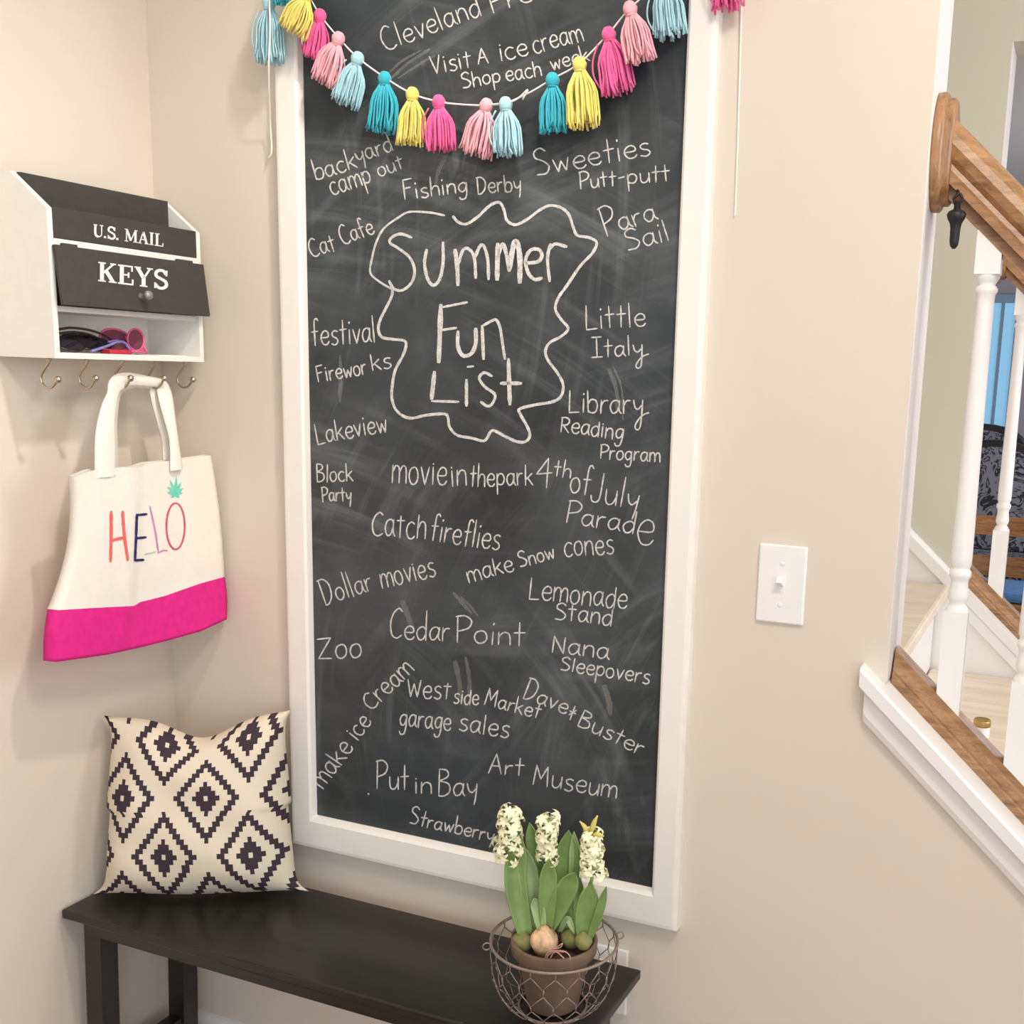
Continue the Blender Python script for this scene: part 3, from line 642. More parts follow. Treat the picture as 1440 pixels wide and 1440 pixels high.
SER = {'U': (8, '1.8;1.6,9.6 1.6,3.2 2.4,1 4.2,.45|.8;4,.4 5.6,1 6.4,3.2 6.4,9.6|.7;.1,9.7 3.2,9.7|.7;5,9.7 7.8,9.7'), '.': (2.6, '1.7;1,0 1,1.7'), ' ': (4, ''),
'S': (6.8, '1.5;5.6,7.6 4.6,9.3 2.6,9.5 1.2,8.2 1.4,6.3 3.4,5.2 5.4,4 5.8,2 4.4,.5 2.4,.5 .9,2.2|.8;5.9,9.8 5.8,6.8|.8;.8,0 .8,3'),
'M': (10.2, '.8;1.4,9.6 1.4,.3|1.8;1.6,9.6 4.8,1|.8;4.8,1 8,9.6|1.8;8.3,9.6 8.3,.3|.7;0,.3 2.8,.3|.7;6.6,.3 10,.3|.7;0,9.7 2.4,9.7|.7;7.6,9.7 10,9.7'),
'A': (8.4, '.9;4,9.7 1.3,.3|1.8;4,9.7 6.7,.3|.8;2.2,3.4 5.6,3.4|.7;0,.3 2.8,.3|.7;5,.3 8.4,.3'), 'I': (4.2, '1.8;2,9.6 2,.3|.7;.3,9.7 3.7,9.7|.7;.3,.3 3.7,.3'),
'L': (7, '1.8;2,9.6 2,.3|.7;.3,9.7 3.9,9.7|.8;.3,.3 6.6,.3|.8;6.4,0 6.5,2.8'), 'K': (8.8, '1.8;2,9.6 2,.3|.7;.3,9.7 3.7,9.7|.7;.3,.3 3.7,.3|.9;7,9.6 2.6,4.6|1.8;3.8,5.8 7,.3|.7;5.6,9.7 8.2,9.7|.7;5,.3 8.6,.3'),
'E': (7.6, '1.8;2,9.6 2,.3|.8;.3,9.6 6.6,9.6|.8;6.5,10 6.5,7|.8;2,5 5,5|.8;5,6.4 5,3.6|.8;.3,.3 6.8,.3|.8;6.8,0 6.9,3'), 'Y': (8.4, '1.8;1.3,9.6 4,4.6|.9;6.9,9.6 4.3,4.6|1.8;4.1,5 4.1,.3|.7;0,9.7 2.9,9.7|.7;5.5,9.7 8.2,9.7|.7;2.4,.3 5.8,.3')}
def serif(txt, p0, p1, h, fn, parent):
    """raised serif lettering; p0-p1 baseline in photo pixels, h capital height"""
    mb = MB(); tot = sum(SER[c][0] for c in txt); p0, p1 = V(p0), V(p1); e = (p1-p0)/tot; up = V((.01, -1))*h/10; x = 0
    for c in txt:
        w_, st = SER[c]
        for s in st.split('|'):
            if not s: continue
            wd, pts = s.split(';'); pts = [V(tuple(map(float, a.split(',')))) for a in pts.split()]
            if len(pts) > 2: pts = smooth(pts, 5)
            ribbon(mb, pts, float(wd), lambda a, b: fn(*(p0+e*(x+a)+up*b)), 0, False)
        x += w_
    return mb.done('lettering', M['letter'], parent, False)
serif('U.S. MAIL', (131, 332.5), (230, 347), 17.5, lambda u, v: onX(u, v, .1206), lip)
hz, hx = 1.5385, .1215                        # hinge line of the key flap
ang = math.atan2(.0105, .084)
dn = V((math.sin(ang), 0, -math.cos(ang))); nn = V((math.cos(ang), 0, math.sin(ang)))
def onDoor(u, v, off=.0066):
    d = ray(u, v); q = V((hx, 0, hz))+nn*off
    return CAM + d*((q-CAM).dot(nn)/d.dot(nn))
mb = MB(); mb.box(0, .006, by0+.004, by1-.002, -.085, 0, .0006)
mb.box(.0005, .0055, by0+.018, by0+.044, -.001, .0035); mb.box(.0005, .0055, by1-.060, by1-.026, -.001, .0035)
bmesh.ops.transform(mb.b, matrix=Matrix.Translation((hx, 0, hz)) @ Matrix.Rotation(-ang, 4, 'Y'), verts=mb.b.verts)
flap = mb.done('key_flap', M['blackpanel'], bx)
serif('KEYS', (137, 395), (237, 407.5), 27, onDoor, flap)
k0 = onDoor(198, 417, .006)
rq = V((0, 0, 1)).rotation_difference(nn).to_matrix().to_4x4()
MB().lathe([(.006, 0), (.004, .002), (.0035, .009), (.0055, .012), (.0072, .015), (.0066, .019), (.001, .0205)], 18, mtx=Matrix.Translation(k0) @ rq).done('knob', M['dark'] if 0 else mat('grey_knob', (150, 147, 143), .4, .4), flap)
for (a, b) in ((81.7, 533.8), (135, 532), (183.7, 532), (231, 532), (271.7, 534)):
    p = onX(a, b, .110)
    mb = MB(); mb.lathe([(.004, bz0-.004), (.004, bz0)], 12, (.094, p.y, 0))
    mb.tube(smooth([(.094, p.y, bz0), (.093, p.y, 1.371), (.083, p.y, 1.361), (.076, p.y, 1.351), (.077, p.y, 1.341), (.086, p.y, 1.3345), (.096, p.y, 1.3355), (.103, p.y, 1.341), (.108, p.y, p.z-.002)], 5), .0019, 8)
    mb.lathe([(.0052*math.sin(PI*i/10), -.0052*math.cos(PI*i/10)) for i in range(11)], 14, (p.x, p.y, p.z))
    mb.done('hook', M['nickel'], bx)
# things lying in the open compartment
zf = bz0+.009
def disc(mb, c, ex, ey, n=22, th=.0012):
    nz = ex.cross(ey).normalized()*th
    A = [mb.b.verts.new(c+ex*math.cos(2*PI*i/n)+ey*math.sin(2*PI*i/n)) for i in range(n)]
    B = [mb.b.verts.new(v.co+nz) for v in A]
    mb.b.faces.new(A); mb.b.faces.new(B[::-1])
    for i in range(n): mb.b.faces.new((A[i], B[i], B[(i+1) % n], A[(i+1) % n]))
def glasses(label, ca, ra, cb_, rb, tips, lens, frame, r=.0016, grp=None):
    """folded spectacles: two rimmed lenses, bridge and two temples"""
    t = thing('sunglasses', label, 'glasses', ((ca+cb_)/2)*1.0)
    for c, (ex, ey) in ((ca, ra), (cb_, rb)):
        mb = MB(); disc(mb, c, ex, ey); mb.done('lens', lens, t)
    mb = MB()
    for c, (ex, ey) in ((ca, ra), (cb_, rb)):
        mb.tube([c+ex*1.04*math.cos(2*PI*i/26)+ey*1.04*math.sin(2*PI*i/26) for i in range(26)], r, 6, True)
    d = (cb_-ca).normalized()
    mb.tube(smooth([ca+d*ra[0].length, (ca+cb_)/2+V((0, 0, .004)), cb_-d*min(rb[0].length, .02)], 4), r*1.2, 6)
    mb.done('frame', frame, t)
    for tp in tips:
        MB().tube(smooth(tp, 5), r*1.05, 6).done('temple', frame, t)
    return t
def sx(px, px2, L): return (px2-px).normalized()*L
pinkf = mat('pink_plastic', (232, 96, 142), .3); mauve = mat('mauve_lens', (128, 70, 88), .18, .1, .1)
blackf = mat('black_plastic', (26, 24, 26), .28); smoke = mat('smoke_lens', (46, 42, 50), .12, .1)
ca = onX(163, 478, .058); cb_ = onX(191, 478, .088)
glasses('pink-framed sunglasses with mauve lenses lying in the open white box', ca, (V((.010, .021, 0)), V((-.006, 0, .0165))), cb_, (V((.010, .0065, 0)), V((-.004, .004, .0165))),
        [[cb_+V((.008, .008, 0)), onX(203, 489, .10), onX(207, 495, .105)], [ca+V((.0, -.02, -.01)), onX(168, 494, .085), onX(190, 494, .108), onX(205, 496, .108)]], mauve, pinkf, .002)
ca = onX(97, 485, .095); cb_ = onX(126, 485, .075)
glasses('black sunglasses with arched temples at the left of the open box', ca, (V((.004, .020, 0)), V((-.012, 0, .008))), cb_, (V((.004, .018, 0)), V((-.012, 0, .008))),
        [[onX(83, 463, .10), onX(100, 461, .095), onX(125, 464, .085), onX(148, 472, .075), onX(163, 484, .066)], [onX(83, 469, .10), onX(105, 467, .092), onX(130, 472, .08), onX(152, 484, .07)]], smoke, blackf, .0018)
ca = onX(106, 478, .05); cb_ = onX(138, 481, .055)
glasses('black sunglasses stacked behind the arched pair in the box', ca, (V((.006, .020, .002)), V((-.012, 0, .008))), cb_, (V((.006, .018, -.002)), V((-.012, 0, .008))),
        [[onX(83, 476, .06), onX(110, 471, .055), onX(140, 476, .05), onX(158, 487, .05)]], smoke, blackf, .0018)
t = MB().tube(smooth([onX(128, 494, .1), onX(150, 487, .094), onX(165, 481, .09), onX(175, 482, .088), onX(181, 490, .09), onX(183, 497, .10)], 6), .0022, 7).tube(smooth([onX(152, 481, .085), onX(166, 479, .085), onX(176, 484, .086), onX(186, 496, .10)], 6), .0016, 7).done('lavender_cord', mat('lavender_cord', (140, 128, 196), .5))
tag(t, 'looped lavender cord lying between the black and pink sunglasses', 'cord')
p = onX(164, 494.5, .098)
t = MB().box(p.x-.012, p.x+.010, p.y-.022, p.y+.022, zf, zf+.007, .002).done('red_case', mat('red_plastic', (196, 40, 60), .4)); tag(t, 'small flat red case under the pink sunglasses', 'case')
p = onX(228, 497, .085)
mb = MB(); mb.prism([(p.x-.022, p.y-.035), (p.x+.020, p.y-.028), (p.x+.024, p.y+.030), (p.x-.016, p.y+.022)], zf, zf+.0012, 'z')
tag(mb.done('paper_slip', mat('paper', (236, 230, 226), .8)), 'slip of white paper lying flat at the right of the open box', 'paper')

# ================================================================ canvas tote
TX = .130
def lerp_poly(pts, s):
    L = [0]
    for a, b in zip(pts, pts[1:]): L.append(L[-1]+math.hypot(b[0]-a[0], b[1]-a[1]))
    q = s*L[-1]
    for i in range(len(pts)-1):
        if q <= L[i+1] or i == len(pts)-2:
            f = (q-L[i])/max(L[i+1]-L[i], 1e-9); return V(pts[i]).lerp(V(pts[i+1]), f)
c_top = [(107, 670), (131, 661), (165, 658), (194, 657), (212, 651), (250, 647), (297, 640)]
c_mid = [(83, 858), (130, 855), (190, 852), (196, 847), (232, 838), (280, 821), (316, 811)]
c_bot = [(79, 931), (150, 921), (196, 911), (232, 902), (282, 888), (319, 871)]
def xdepth(s, t):
    """gentle folds and the standing pleat in the middle of the bag"""
    ps = .47-.05*t
    step = .008/(1+math.exp((s-ps)*80))-.004
    return TX + step + .004*math.sin(s*7+t*2)*t + .006*math.sin(PI*s)*math.sin(PI*min(1, t*.9)) + .036*(s-.62)*t
def tote_pt(s, t, tm=.72):
    if t <= tm:
        f = t/tm; p = lerp_poly(c_top, s).lerp(lerp_poly(c_mid, s), f)
        p = p + V((13*math.sin(PI*f)**.9*(1-s)**3 + 3*math.sin(PI*f)*s**3, 0))
    else:
        f = (t-tm)/(1-tm); p = lerp_poly(c_mid, s).lerp(lerp_poly(c_bot, s), f)
        p = p + V((-2*math.sin(PI*f)*(1-s)**3 + 2*math.sin(PI*f)*s**3, 0))
    return onX(p.x, p.y, xdepth(s, t))
TO = thing('tote_bag', 'cream canvas tote with HELLO print and magenta base hanging from two hooks', 'tote bag', tuple(tote_pt(.5, 1)))
def back(p, s, t):
    q = p.copy(); q.x -= .012+.024*math.sin(PI*min(max(s, .06), .94))**.5*(.35+.65*t); q.y += -.004*(1-s)*t; return q
def tote_piece(name, m, t0, t1, closed_bottom):
    mb = MB(); nu = 49; nv = 30 if t0 == 0 else 14
    fr = lambda u, v: tote_pt(u, t0+(t1-t0)*v)
    bk = lambda u, v: back(fr(u, v), u, t0+(t1-t0)*v)
    mb.grid(fr, nu, nv); mb.grid(bk, nu, nv)
    for u in (0, 1): mb.grid(lambda a, v, u=u: fr(u, v).lerp(bk(u, v), a), 3, nv)
    if closed_bottom: mb.grid(lambda u, a: fr(u, 1).lerp(bk(u, 1), a), nu, 3)
    bmesh.ops.remove_doubles(mb.b, verts=mb.b.verts, dist=.0002)
    return mb.done(name, m, TO)
body = tote_piece('canvas_body', M['canvas'], 0, .72, False)
tote_piece('magenta_base', M['pinkcanvas'], .72, 1, True)
def inked(u, v):
    p = onX(u, v, TX)
    # nearest bag parameter for the local depth
    s = (u-100)/210; t = .72*(v-655)/192
    p2 = onX(u, v, xdepth(min(max(s, 0), 1), min(max(t, 0), 1))+.0012); return p2
def ink(name, m, strokes, wd):
    mb = MB()
    for s in strokes:
        pts = [V(p) for p in s]
        pts = smooth(pts, 8) if len(pts) > 2 else [pts[0].lerp(pts[1], i/10) for i in range(11)]
        ribbon(mb, pts, wd, inked, .12)
    return mb.done(name, m, body, False)
ink('printed_letter', M['ink_coral'], [[(156.6, 719), (156.5, 755), (155.6, 790)], [(172.5, 719), (175, 752), (180, 788)], [(155, 760.5), (176, 755.5)]], 4.2)
ink('printed_letter', M['ink_navy'], [[(192.7, 723), (191.5, 757), (190, 788)], [(192, 724.5), (206.5, 723)], [(191.7, 757), (205.6, 755.5)], [(189.2, 788), (202.5, 787.3)]], 3.4)
ink('printed_letter', M['ink_lilac'], [[(211, 712), (215, 730), (219, 749), (223, 777)], [(222, 777.5), (230, 774), (235.5, 774.5)]], 2.2)
ink('printed_letter', M['ink_grey'], [[(203.5, 779.5), (219, 776)]], 1.6)
ink('printed_letter', M['ink_rose'], [[(247+12.8*math.sin(a)+.02*0, 740-32.5*math.cos(a)) for a in [2*PI*i/22 for i in range(23)]]], 2.6)
mb = MB()
for a, L in ((-75, 12), (-45, 16), (-20, 22), (4, 27), (26, 20), (52, 15), (80, 11), (-130, 8), (130, 8)):
    b0 = V((246.5, 695)); d = V((math.sin(math.radians(a)), -math.cos(math.radians(a)))); n = V((-d.y, d.x))*2.6
    q = [b0-d*2, b0+d*L*.4+n, b0+d*L*.62+n*.7, b0+d*L, b0+d*L*.62-n*.7, b0+d*L*.4-n]
    mb.poly([inked(x.x, x.y) for x in q])
mb.done('printed_pineapple_crown', M['ink_mint'], body, False)
def strap(outer, inner, depth, name='strap'):
    o = smooth([V((a[0], a[1], 0)) for a in outer], 5); i_ = smooth([V((a[0], a[1], 0)) for a in inner], 5)
    dd = smooth([V((d, 0, 0)) for d in depth], 5); n = len(o)
    def front(u, v):
        k = min(int(round(v*(n-1))), n-1); p = o[k].lerp(i_[k], u)
        return onX(p.x, p.y, dd[k].x + .003*math.sin(PI*u))
    mb = MB(); mb.grid(front, 7, n); mb.grid(lambda u, v: front(u, v)+V((-.0035, 0, 0)), 7, n)
    for u in (0, 1): mb.grid(lambda a, v, u=u: front(u, v)+V((-.0035*a, 0, 0)), 2, n)
    bmesh.ops.remove_doubles(mb.b, verts=mb.b.verts, dist=.00005)
    return mb.done(name, M['canvas'], TO)
so = [(135, 672), (135, 625), (138, 595), (145, 568), (152, 552), (154, 538), (163, 527), (180, 524), (205, 528), (228, 533), (237, 541), (243, 558), (246, 580), (250, 610), (257, 660)]
si = [(164, 670), (164, 630), (163, 600), (164, 580), (166, 562), (170, 551), (178, 546), (190, 543), (207, 544), (221, 545), (222, 551), (226, 570), (233, 595), (239, 620), (241, 662)]
sd = [.134, .128, .122, .112, .104, .099, .096, .094, .094, .094, .097, .105, .115, .124, .134]
strap(so, si, sd)
so2 = [(a+(4 if a < 200 else -8), b+3) for a, b in so]; si2 = [(a+(2 if a < 200 else -10), b+2) for a, b in si]
strap(so2, si2, [d-.022*(abs(i-7)/7)**1.0-.004 for i, d in enumerate(sd)])

# ================================================================ bench
BX0, BX1, BY0, BY1, BZ = .008, .962, -.283, -.036, .464
be = thing('bench', 'narrow black wooden bench against the wall under the chalkboard', 'bench', ((BX0+BX1)/2, (BY0+BY1)/2, 0))
MB().box(BX0, BX1, BY0, BY1, BZ-.016, BZ, .003).done('seat_plank', M['black'], be)
MB().box(.062, BX1-.06, BY0+.003, BY0+.020, BZ-.034, BZ-.016).box(.062, BX1-.06, BY1-.02, BY1-.004, BZ-.034, BZ-.016).done('apron', M['black'], be)
for x0, xb in ((.045, .030), (BX1-.083, BX1-.068)):
    for y0 in (BY0+.012, BY1-.050):
        w_ = .036
        mb = MB(); A = [mb.b.verts.new(q) for q in ((x0, y0, BZ-.016), (x0+w_, y0, BZ-.016), (x0+w_, y0+w_, BZ-.016), (x0, y0+w_, BZ-.016))]
        B = [mb.b.verts.new(q) for q in ((xb, y0, 0), (xb+w_, y0, 0), (xb+w_, y0+w_, 0), (xb, y0+w_, 0))]
        mb.b.faces.new(A); mb.b.faces.new(B[::-1])
        for i in range(4): mb.b.faces.new((A[i], B[i], B[(i+1) % 4], A[(i+1) % 4]))
        mb.done('leg', M['black'], be)
    xm = x0+(xb-x0)*.66
    MB().box(xm+.004, xm+w_-.004, BY0+.046, BY1-.048, .130, .166).done('stretcher', M['black'], be)

# ================================================================ cushion with stepped diamonds
def cushion_mat():
    m = bpy.data.materials.new('stepped_diamond_cotton'); t, b = nodes(m); k = NT(t)
    uv = k.n('ShaderNodeTexCoord').outputs['UV']; sep = k.n('ShaderNodeSeparateXYZ'); t.links.new(uv, sep.inputs[0])
    X = k.m('MULTIPLY', sep.outputs[0], 48.5); Y = k.m('MULTIPLY', sep.outputs[1], 34.0)
    def lat(ox, oy):
        def ax(c, o):
            q = k.m('SUBTRACT', c, o)
            q = k.m('FLOOR', k.m('ADD', q, .5))
            q = k.m('SUBTRACT', q, k.m('MULTIPLY', k.m('FLOOR', k.m('ADD', k.m('DIVIDE', q, 22.0), .5)), 22.0))
            return k.m('ABSOLUTE', q)
        s = k.m('ADD', ax(X, ox), ax(Y, oy))
        ring = k.m('MULTIPLY', k.m('GREATER_THAN', s, 6.5), k.m('LESS_THAN', s, 8.5))
        core = k.m('MULTIPLY', k.m('GREATER_THAN', s, .5), k.m('LESS_THAN', s, 3.5))
        return k.m('MAXIMUM', ring, core)
    pat = k.m('MAXIMUM', lat(CUX, CUY), lat(CUX+11, CUY+11))
    col = k.mix(pat, lin((226, 214, 192)), lin((66, 54, 62)))
    t.links.new(col, b.inputs['Base Color']); b.inputs['Roughness'].default_value = .9; b.inputs['Specular IOR Level'].default_value = .2
    wv = k.noise(14, 3, k.obj()); t.links.new(k.bump(wv, .25, .01), b.inputs['Normal'])
    return m
CUX, CUY = 28.6, 19.6
PBL, PBR = V((.020, -.236, BZ+.008)), V((.352, -.060, BZ+.008))
PTL, PTR = onX(146, 1006, .016), onY(410, 998, -.045)
pn = ((PBR-PBL).cross(PTL-PBL)).normalized()
if pn.dot(CAM-PBL) < 0: pn = -pn
def cushion(sgn):
    def fn(u, v):
        s, q = 2*u-1, 2*v-1
        k1 = (1-abs(q)**(16 if q < 0 else 8)); k2 = (1-abs(s)**6)
        s2 = s*(1-.14*k1*(1 if q < 0 else .75)); q2 = q*(1-.035*k2)
        if q > 0: q2 -= .24*math.exp(-((s-.05)/.40)**2)*q**2.0
        if q < 0: q2 -= .0
        a = PBL.lerp(PBR, (s2+1)/2).lerp(PTL.lerp(PTR, (s2+1)/2), (q2+1)/2)
        h = max(0, (1-s**4)*(1-q**4))**.62
        h *= (.066 if sgn > 0 else .045)*(1+.15*q*-1)
        wr = .0035*math.sin(7*s+3*q)*math.sin(5*q-2*s)*h/.05
        p = a + pn*sgn*(h+wr)
        p.z = max(p.z - (.006 if q < -.6 else 0)*(1-abs(s)), BZ+.002)
        p.x = max(p.x, .003); p.y = min(p.y, -.004)
        return p
    return fn
mb = MB(); mb.grid(cushion(1), 61, 61, lambda u, v: (u, v)); mb.grid(cushion(-1), 61, 61, lambda u, v: (u, v))
bmesh.ops.remove_doubles(mb.b, verts=mb.b.verts, dist=.0003)
o = mb.done('throw_pillow', cushion_mat()); tag(o, 'square cream throw pillow with dark stepped diamonds on the bench', 'pillow')

# ================================================================ switch and outlet
sc = V((1.1405, 0, 1.095))
t = thing('light_switch', 'white toggle light switch on the wall right of the chalkboard', 'light switch', sc)
MB().box(sc.x-.035, sc.x+.035, -.0065, 0, sc.z-.0572, sc.z+.0572, .0028).done('cover_plate', M['plate'], t)
MB().box(sc.x-.0055, sc.x+.0055, -.0072, -.006, sc.z-.012, sc.z+.012, .0003).done('toggle_collar', M['plate'], t)
mb = MB(); mb.box(-.0042, .0042, -.017, 0, -.0045, .0045, .001, Matrix.Translation((sc.x, -.006, sc.z+.001)) @ Matrix.Rotation(math.radians(-28), 4, 'X')); mb.done('toggle', M['plate'], t)
for dz in (.030, -.030):
    mb = MB(); mb.lathe([(.0034, 0), (.0034, .0006), (.0026, .0012), (.0005, .0013)], 14, mtx=Matrix.Translation((sc.x, -.0063, sc.z+dz)) @ Matrix.Rotation(PI/2, 4, 'X')); mb.done('screw', M['plate'], t)
oc = V((.892, 0, .414))
t = thing('wall_outlet', 'white outlet plate low on the wall behind the bench end', 'outlet', oc)
MB().box(oc.x-.035, oc.x+.035, -.0065, 0, oc.z-.0572, oc.z+.0572, .0025).done('cover_plate', M['plate'], t)
for dz in (.0195, -.0195):
    rc = MB().box(oc.x-.0165, oc.x+.0165, -.0080, -.006, oc.z+dz-.0142, oc.z+dz+.0142, .001).done('receptacle', M['plate'], t)
    MB().box(oc.x-.0075, oc.x-.0055, -.0083, -.0079, oc.z+dz-.002, oc.z+dz+.006).box(oc.x+.0055, oc.x+.0075, -.0083, -.0079, oc.z+dz-.002, oc.z+dz+.005).done('slot', M['dark'], rc)

# ================================================================ wire basket and potted hyacinths
PCX, PCY = .880, -.186
bk = thing('wire_basket', 'round chicken-wire basket around the clay pot on the bench end', 'basket', (PCX, PCY, BZ))
def bprof(t):      # radius, height along the basket side, t 0 top - 1 bottom
    P = [(.0925, .106), (.0930, .080), (.0890, .050), (.0780, .024), (.0600, .006), (.050, .0035)]
    q = t*(len(P)-1); i = min(int(q), len(P)-2); f = q-i
    return P[i][0]*(1-f)+P[i+1][0]*f, BZ+P[i][1]*(1-f)+P[i+1][1]*f
def bpt(th, t): r, z = bprof(t); return V((PCX+r*math.cos(th), PCY+r*math.sin(th), z))
def ring(r, z, rad, n=56): return [(PCX+r*math.cos(2*PI*i/n), PCY+r*math.sin(2*PI*i/n), z) for i in range(n)], rad
MB().tube(*ring(.0925, BZ+.106, .0023), 7, True).done('rim', M['wire'], bk)
MB().tube(*ring(.050, BZ+.0028, .0020), 7, True).done('base_ring', M['wire'], bk)
mb = MB(); NC = 17; NR = 5
for j in range(NR):
    for i in range(NC):
        th0 = 2*PI*(i+.5*(j % 2))/NC; dth = PI/NC
        ta = (j+.0)/NR; tb = (j+.38)/NR; tc = (j+1)/NR
        jit = random.uniform(-.02, .02)
        mb.tube([bpt(th0+jit, ta), bpt(th0+jit*.5, tb)], .00105, 5)                       # twisted upright
        for s_ in (-1, 1):
            mb.tube([bpt(th0+jit*.5, tb), bpt(th0+s_*dth*.5, (tb+tc)/2), bpt(th0+s_*dth, tc)], .0008, 5)
mb.done('wire_mesh', M['wire'], bk)
for a in (200, 20):
    a = math.radians(a+15); c = V((PCX+.0985*math.cos(a), PCY+.0985*math.sin(a), BZ+.104)); e = V((math.cos(a), math.sin(a), 0))
    mb = MB(); mb.tube([c+e*.0055*math.cos(2*PI*i/14)+V((0, 0, .0055))*math.sin(2*PI*i/14) for i in range(14)], .0012, 5, True); mb.done('handle_loop', M['wire'], bk)
hy = thing('potted_hyacinth', 'clay pot of cream hyacinths with bare bulbs inside the wire basket', 'potted plant', (PCX, PCY, BZ+.004))
PZ = BZ+.0045
MB().lathe([(.002, 0), (.036, 0), (.038, .003), (.052, .078), (.0535, .082), (.0600, .083), (.0625, .087), (.0635, .102), (.0615, .105), (.0580, .104), (.0560, .096), (.0560, .086), (.002, .084)], 48, (PCX, PCY, PZ)).done('pot', M['pot'], hy)
mb = MB(); mb.grid(lambda u, v: V((PCX+.0555*v*math.cos(2*PI*u), PCY+.0555*v*math.sin(2*PI*u), PZ+.090+.004*math.sin(9*u*PI*2+7*v)*v*(1-v)*3)), 40, 10); mb.done('soil', M['soil'], hy)
Q = lambda x, y: (640+x/4.237, 1100+y/4.237)     # close-up pixels to photo pixels
def leaf(b, m_, tip, w_, y0, y1, y2, mt, name='leaf'):
    c = smooth([onY(*Q(*b), y0), onY(*Q(*m_), y1), onY(*Q(*tip), y2)], 9); n = len(c)
    k = (c[0]-CAM).dot(FWD)/F/4.237; W_ = w_*k/2*1.12
    def fn(u, v):
        i = min(int(round(v*(n-1))), n-1); d = c[min(i+1, n-1)]-c[max(i-1, 0)]; d.normalize()
        sd = (CAM-c[i]).cross(d).normalized(); nrm = d.cross(sd).normalized()
        wv = W_*(.42+.58*math.sin(PI*min(1, v*.72+.12))**1.0)*(1 if v < .72 else max(.0, 1-((v-.72)/.28)**2.2))
        q = 2*u-1
        return c[i]+sd*(wv*q)-nrm*(wv*.42*(1-q*q))*(1 if nrm.dot(CAM-c[i]) > 0 else -1)
    mb = MB(); mb.grid(fn, 9, n)
    o = mb.done(name, mt, hy); md = o.modifiers.new('thick', 'SOLIDIFY'); md.thickness = .0013; md.offset = 0
    return o
yc = PCY
leaf((420, 915), (362, 600), (378, 288), 118, yc-.022, yc-.020, yc-.012, M['leaf'])
leaf((500, 900), (452, 640), (405, 380), 108, yc-.006, yc-.006, yc-.004, M['leafpale'])
leaf((560, 860), (478, 450), (443, 240), 74, yc+.016, yc+.018, yc+.014, M['leaf'])
leaf((545, 880), (552, 660), (560, 455), 96, yc-.014, yc-.020, yc-.018, M['leaf'])
leaf((590, 890), (655, 560), (676, 285), 128, yc+.000, yc+.008, yc+.008, M['leaf'])
leaf((640, 890), (712, 580), (708, 290), 70, yc+.006, yc+.014, yc+.012, M['leafpale'])
leaf((545, 880), (640, 690), (716, 536), 112, yc-.010, yc-.012, yc-.012, M['leaf'])
leaf((515, 880), (500, 780), (470, 690), 70, yc-.020, yc-.022, yc-.020, M['leafpale'])
leaf((765, 945), (775, 780), (815, 598), 100, yc-.008, yc-.010, yc-.008, M['leaf'])
leaf((795, 915), (830, 770), (835, 636), 36, yc+.000, yc+.000, yc+.000, M['leaf'])
leaf((800, 930), (850, 800), (902, 622), 46, yc-.006, yc-.010, yc-.012, M['leaf'])
leaf((725, 910), (735, 740), (740, 555), 56, yc+.010, yc+.012, yc+.012, M['leaf'])
leaf((620, 900), (668, 815), (712, 905), 34, yc+.004, yc-.004, yc-.006, M['leafpale'])
def bulb(x, y, r, yy, mt, h=1.15):
    c = onY(*Q(x, y), yy); k = (c-CAM).dot(FWD)/F/4.237; R_ = r*k
    MB().lathe([(R_*.2, -R_*.95), (R_*.65, -R_*.8), (R_, -R_*.1), (R_*.93, R_*.35), (R_*.68, R_*.68), (R_*.36, R_*.88), (R_*.24, R_*1.08), (.0004, R_*1.12)], 24, c).done('bulb', mt, hy)
bulb(530, 945, 86, yc-.022, M['bulb']); bulb(402, 955, 70, yc-.020, M['moss']); bulb(690, 928, 62, yc+.004, M['moss']); bulb(765, 945, 54, yc-.010, M['moss'])
mb = MB()
for s_ in ([(560, 1000), (600, 985), (640, 960)], [(530, 1060), (560, 1010), (640, 1005), (680, 1030), (685, 1060)], [(545, 1075), (555, 1030), (600, 1010), (650, 1050)], [(585, 995), (625, 985), (640, 965)], [(560, 1065), (590, 1015), (660, 1010)]):
    mb.tube(smooth([onY(*Q(*p), yc-.052-.004*random.random()) for p in s_], 5), .0009, 5)
mb.done('roots', M['root'], hy)
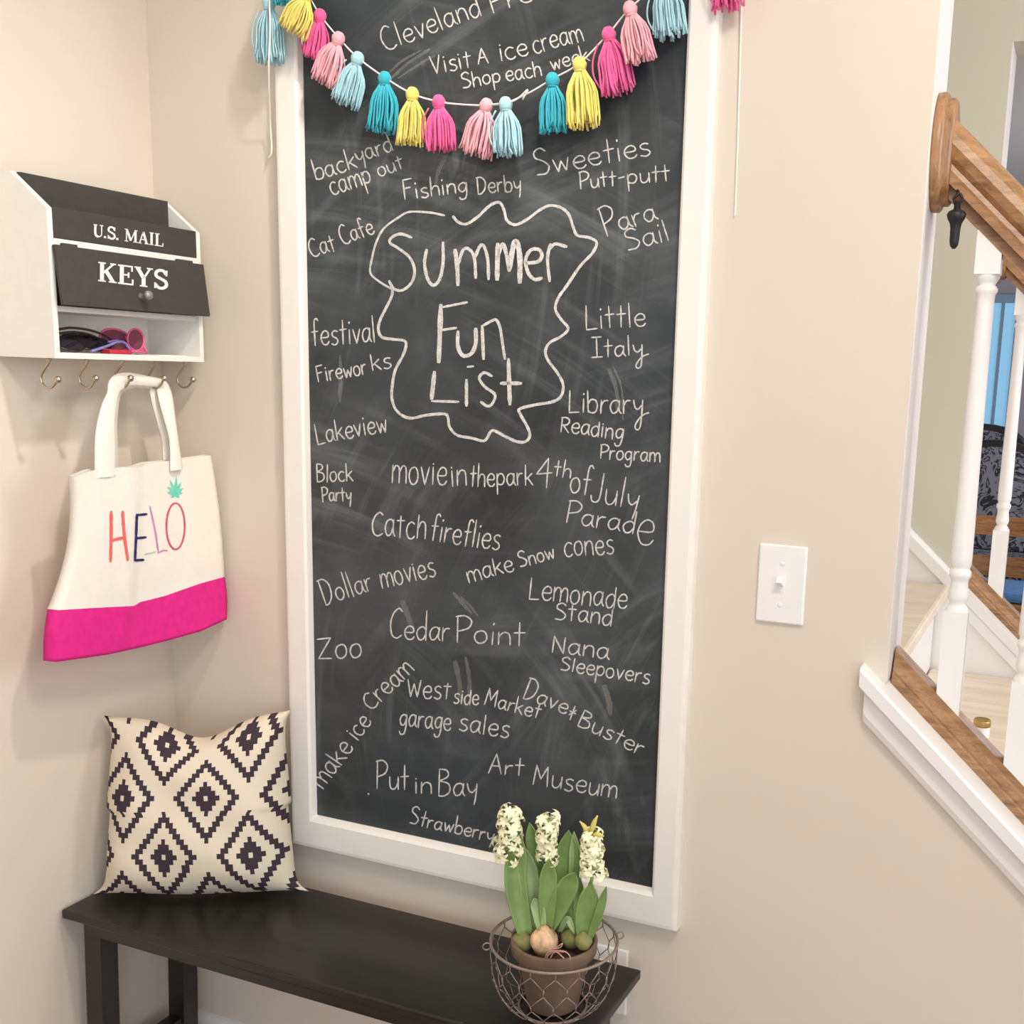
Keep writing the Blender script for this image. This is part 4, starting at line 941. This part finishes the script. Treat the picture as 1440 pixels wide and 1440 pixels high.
def floret_mesh():
    mb = MB()
    mb.tube([(0, 0, -.009), (0, 0, .001)], [.0012, .0022], 7)
    for i in range(6):
        a = 2*PI*i/6; e = V((math.cos(a), math.sin(a), 0)); s_ = V((-math.sin(a), math.cos(a), 0))
        P_ = lambda u, v, e=e, s_=s_: e*(.0014+.0086*v)*(1-.12*v*v) + s_*((2*u-1)*.0022*math.sin(PI*min(.93, .18+v*.8))) + V((0, 0, .0010+.0050*v-.0074*v**2.4))
        mb.grid(P_, 4, 6)
    me = bpy.data.meshes.new('floret'); bmesh.ops.recalc_face_normals(mb.b, faces=mb.b.faces); mb.b.to_mesh(me); mb.b.free(); me.materials.append(M['petal']); return me
FM = floret_mesh()
def spike(b, top, r, yy, stem, n, sparse=None):
    B, Tp = onY(*Q(*b), yy), onY(*Q(*top), yy-.004); ax = Tp-B; L = ax.length; ax.normalize(); k = (B-CAM).dot(FWD)/F/4.237; R_ = r*k*1.10
    sd = ax.orthogonal().normalized(); dp = ax.cross(sd)
    st = MB().tube(smooth([onY(*Q(*p), yy) for p in stem]+[B, Tp-ax*L*.1], 5), .0026, 8).done('flower_spike', M['stalk'], hy)
    for i in range(n):
        s = (i+.5)/n; a = i*2.39996+random.uniform(-.3, .3); tilt = .25+.5*s if s < .9 else 1.2
        d = (sd*math.cos(a)+dp*math.sin(a)); c = B+ax*L*s + d*R_*(.80-.22*s)*random.uniform(.72, 1.2)
        nrm = (d+ax*(tilt-.25)+V((random.uniform(-.35, .35), random.uniform(-.35, .35), random.uniform(-.35, .35)))).normalized()
        o = bpy.data.objects.new('floret', FM); COL.objects.link(o); o.parent = st
        q = V((0, 0, 1)).rotation_difference(nrm).to_matrix().to_4x4()
        o.matrix_local = Matrix.Translation(c) @ q @ Matrix.Rotation(random.uniform(0, 1), 4, 'Z') @ Matrix.Scale(random.uniform(.9, 1.2)*1.02, 4)
    return st
spike((318, 470), (330, 150), 92, yc-.016, [(400, 905), (335, 740), (303, 560)], 42)
spike((552, 470), (552, 195), 78, yc+.000, [(545, 885), (550, 640)], 35)
s3 = spike((815, 560), (806, 290), 78, yc+.002, [(760, 920), (775, 760), (800, 620)], 35)
mb = MB()
for a, b, c_ in (((800, 330), (775, 270), (742, 232)), ((805, 320), (825, 250), (848, 200)), ((815, 325), (850, 310), (886, 322))):
    P_ = smooth([onY(*Q(*p), yc-.004) for p in (a, b, c_)], 4); mb.tube(P_, [.0008+.0030*math.sin(PI*min(.95, i/(len(P_)-1)+.05)) for i in range(len(P_))], 6)
mb.done('top_buds', mat('yellowing_bud', (222, 204, 112), .55), s3)
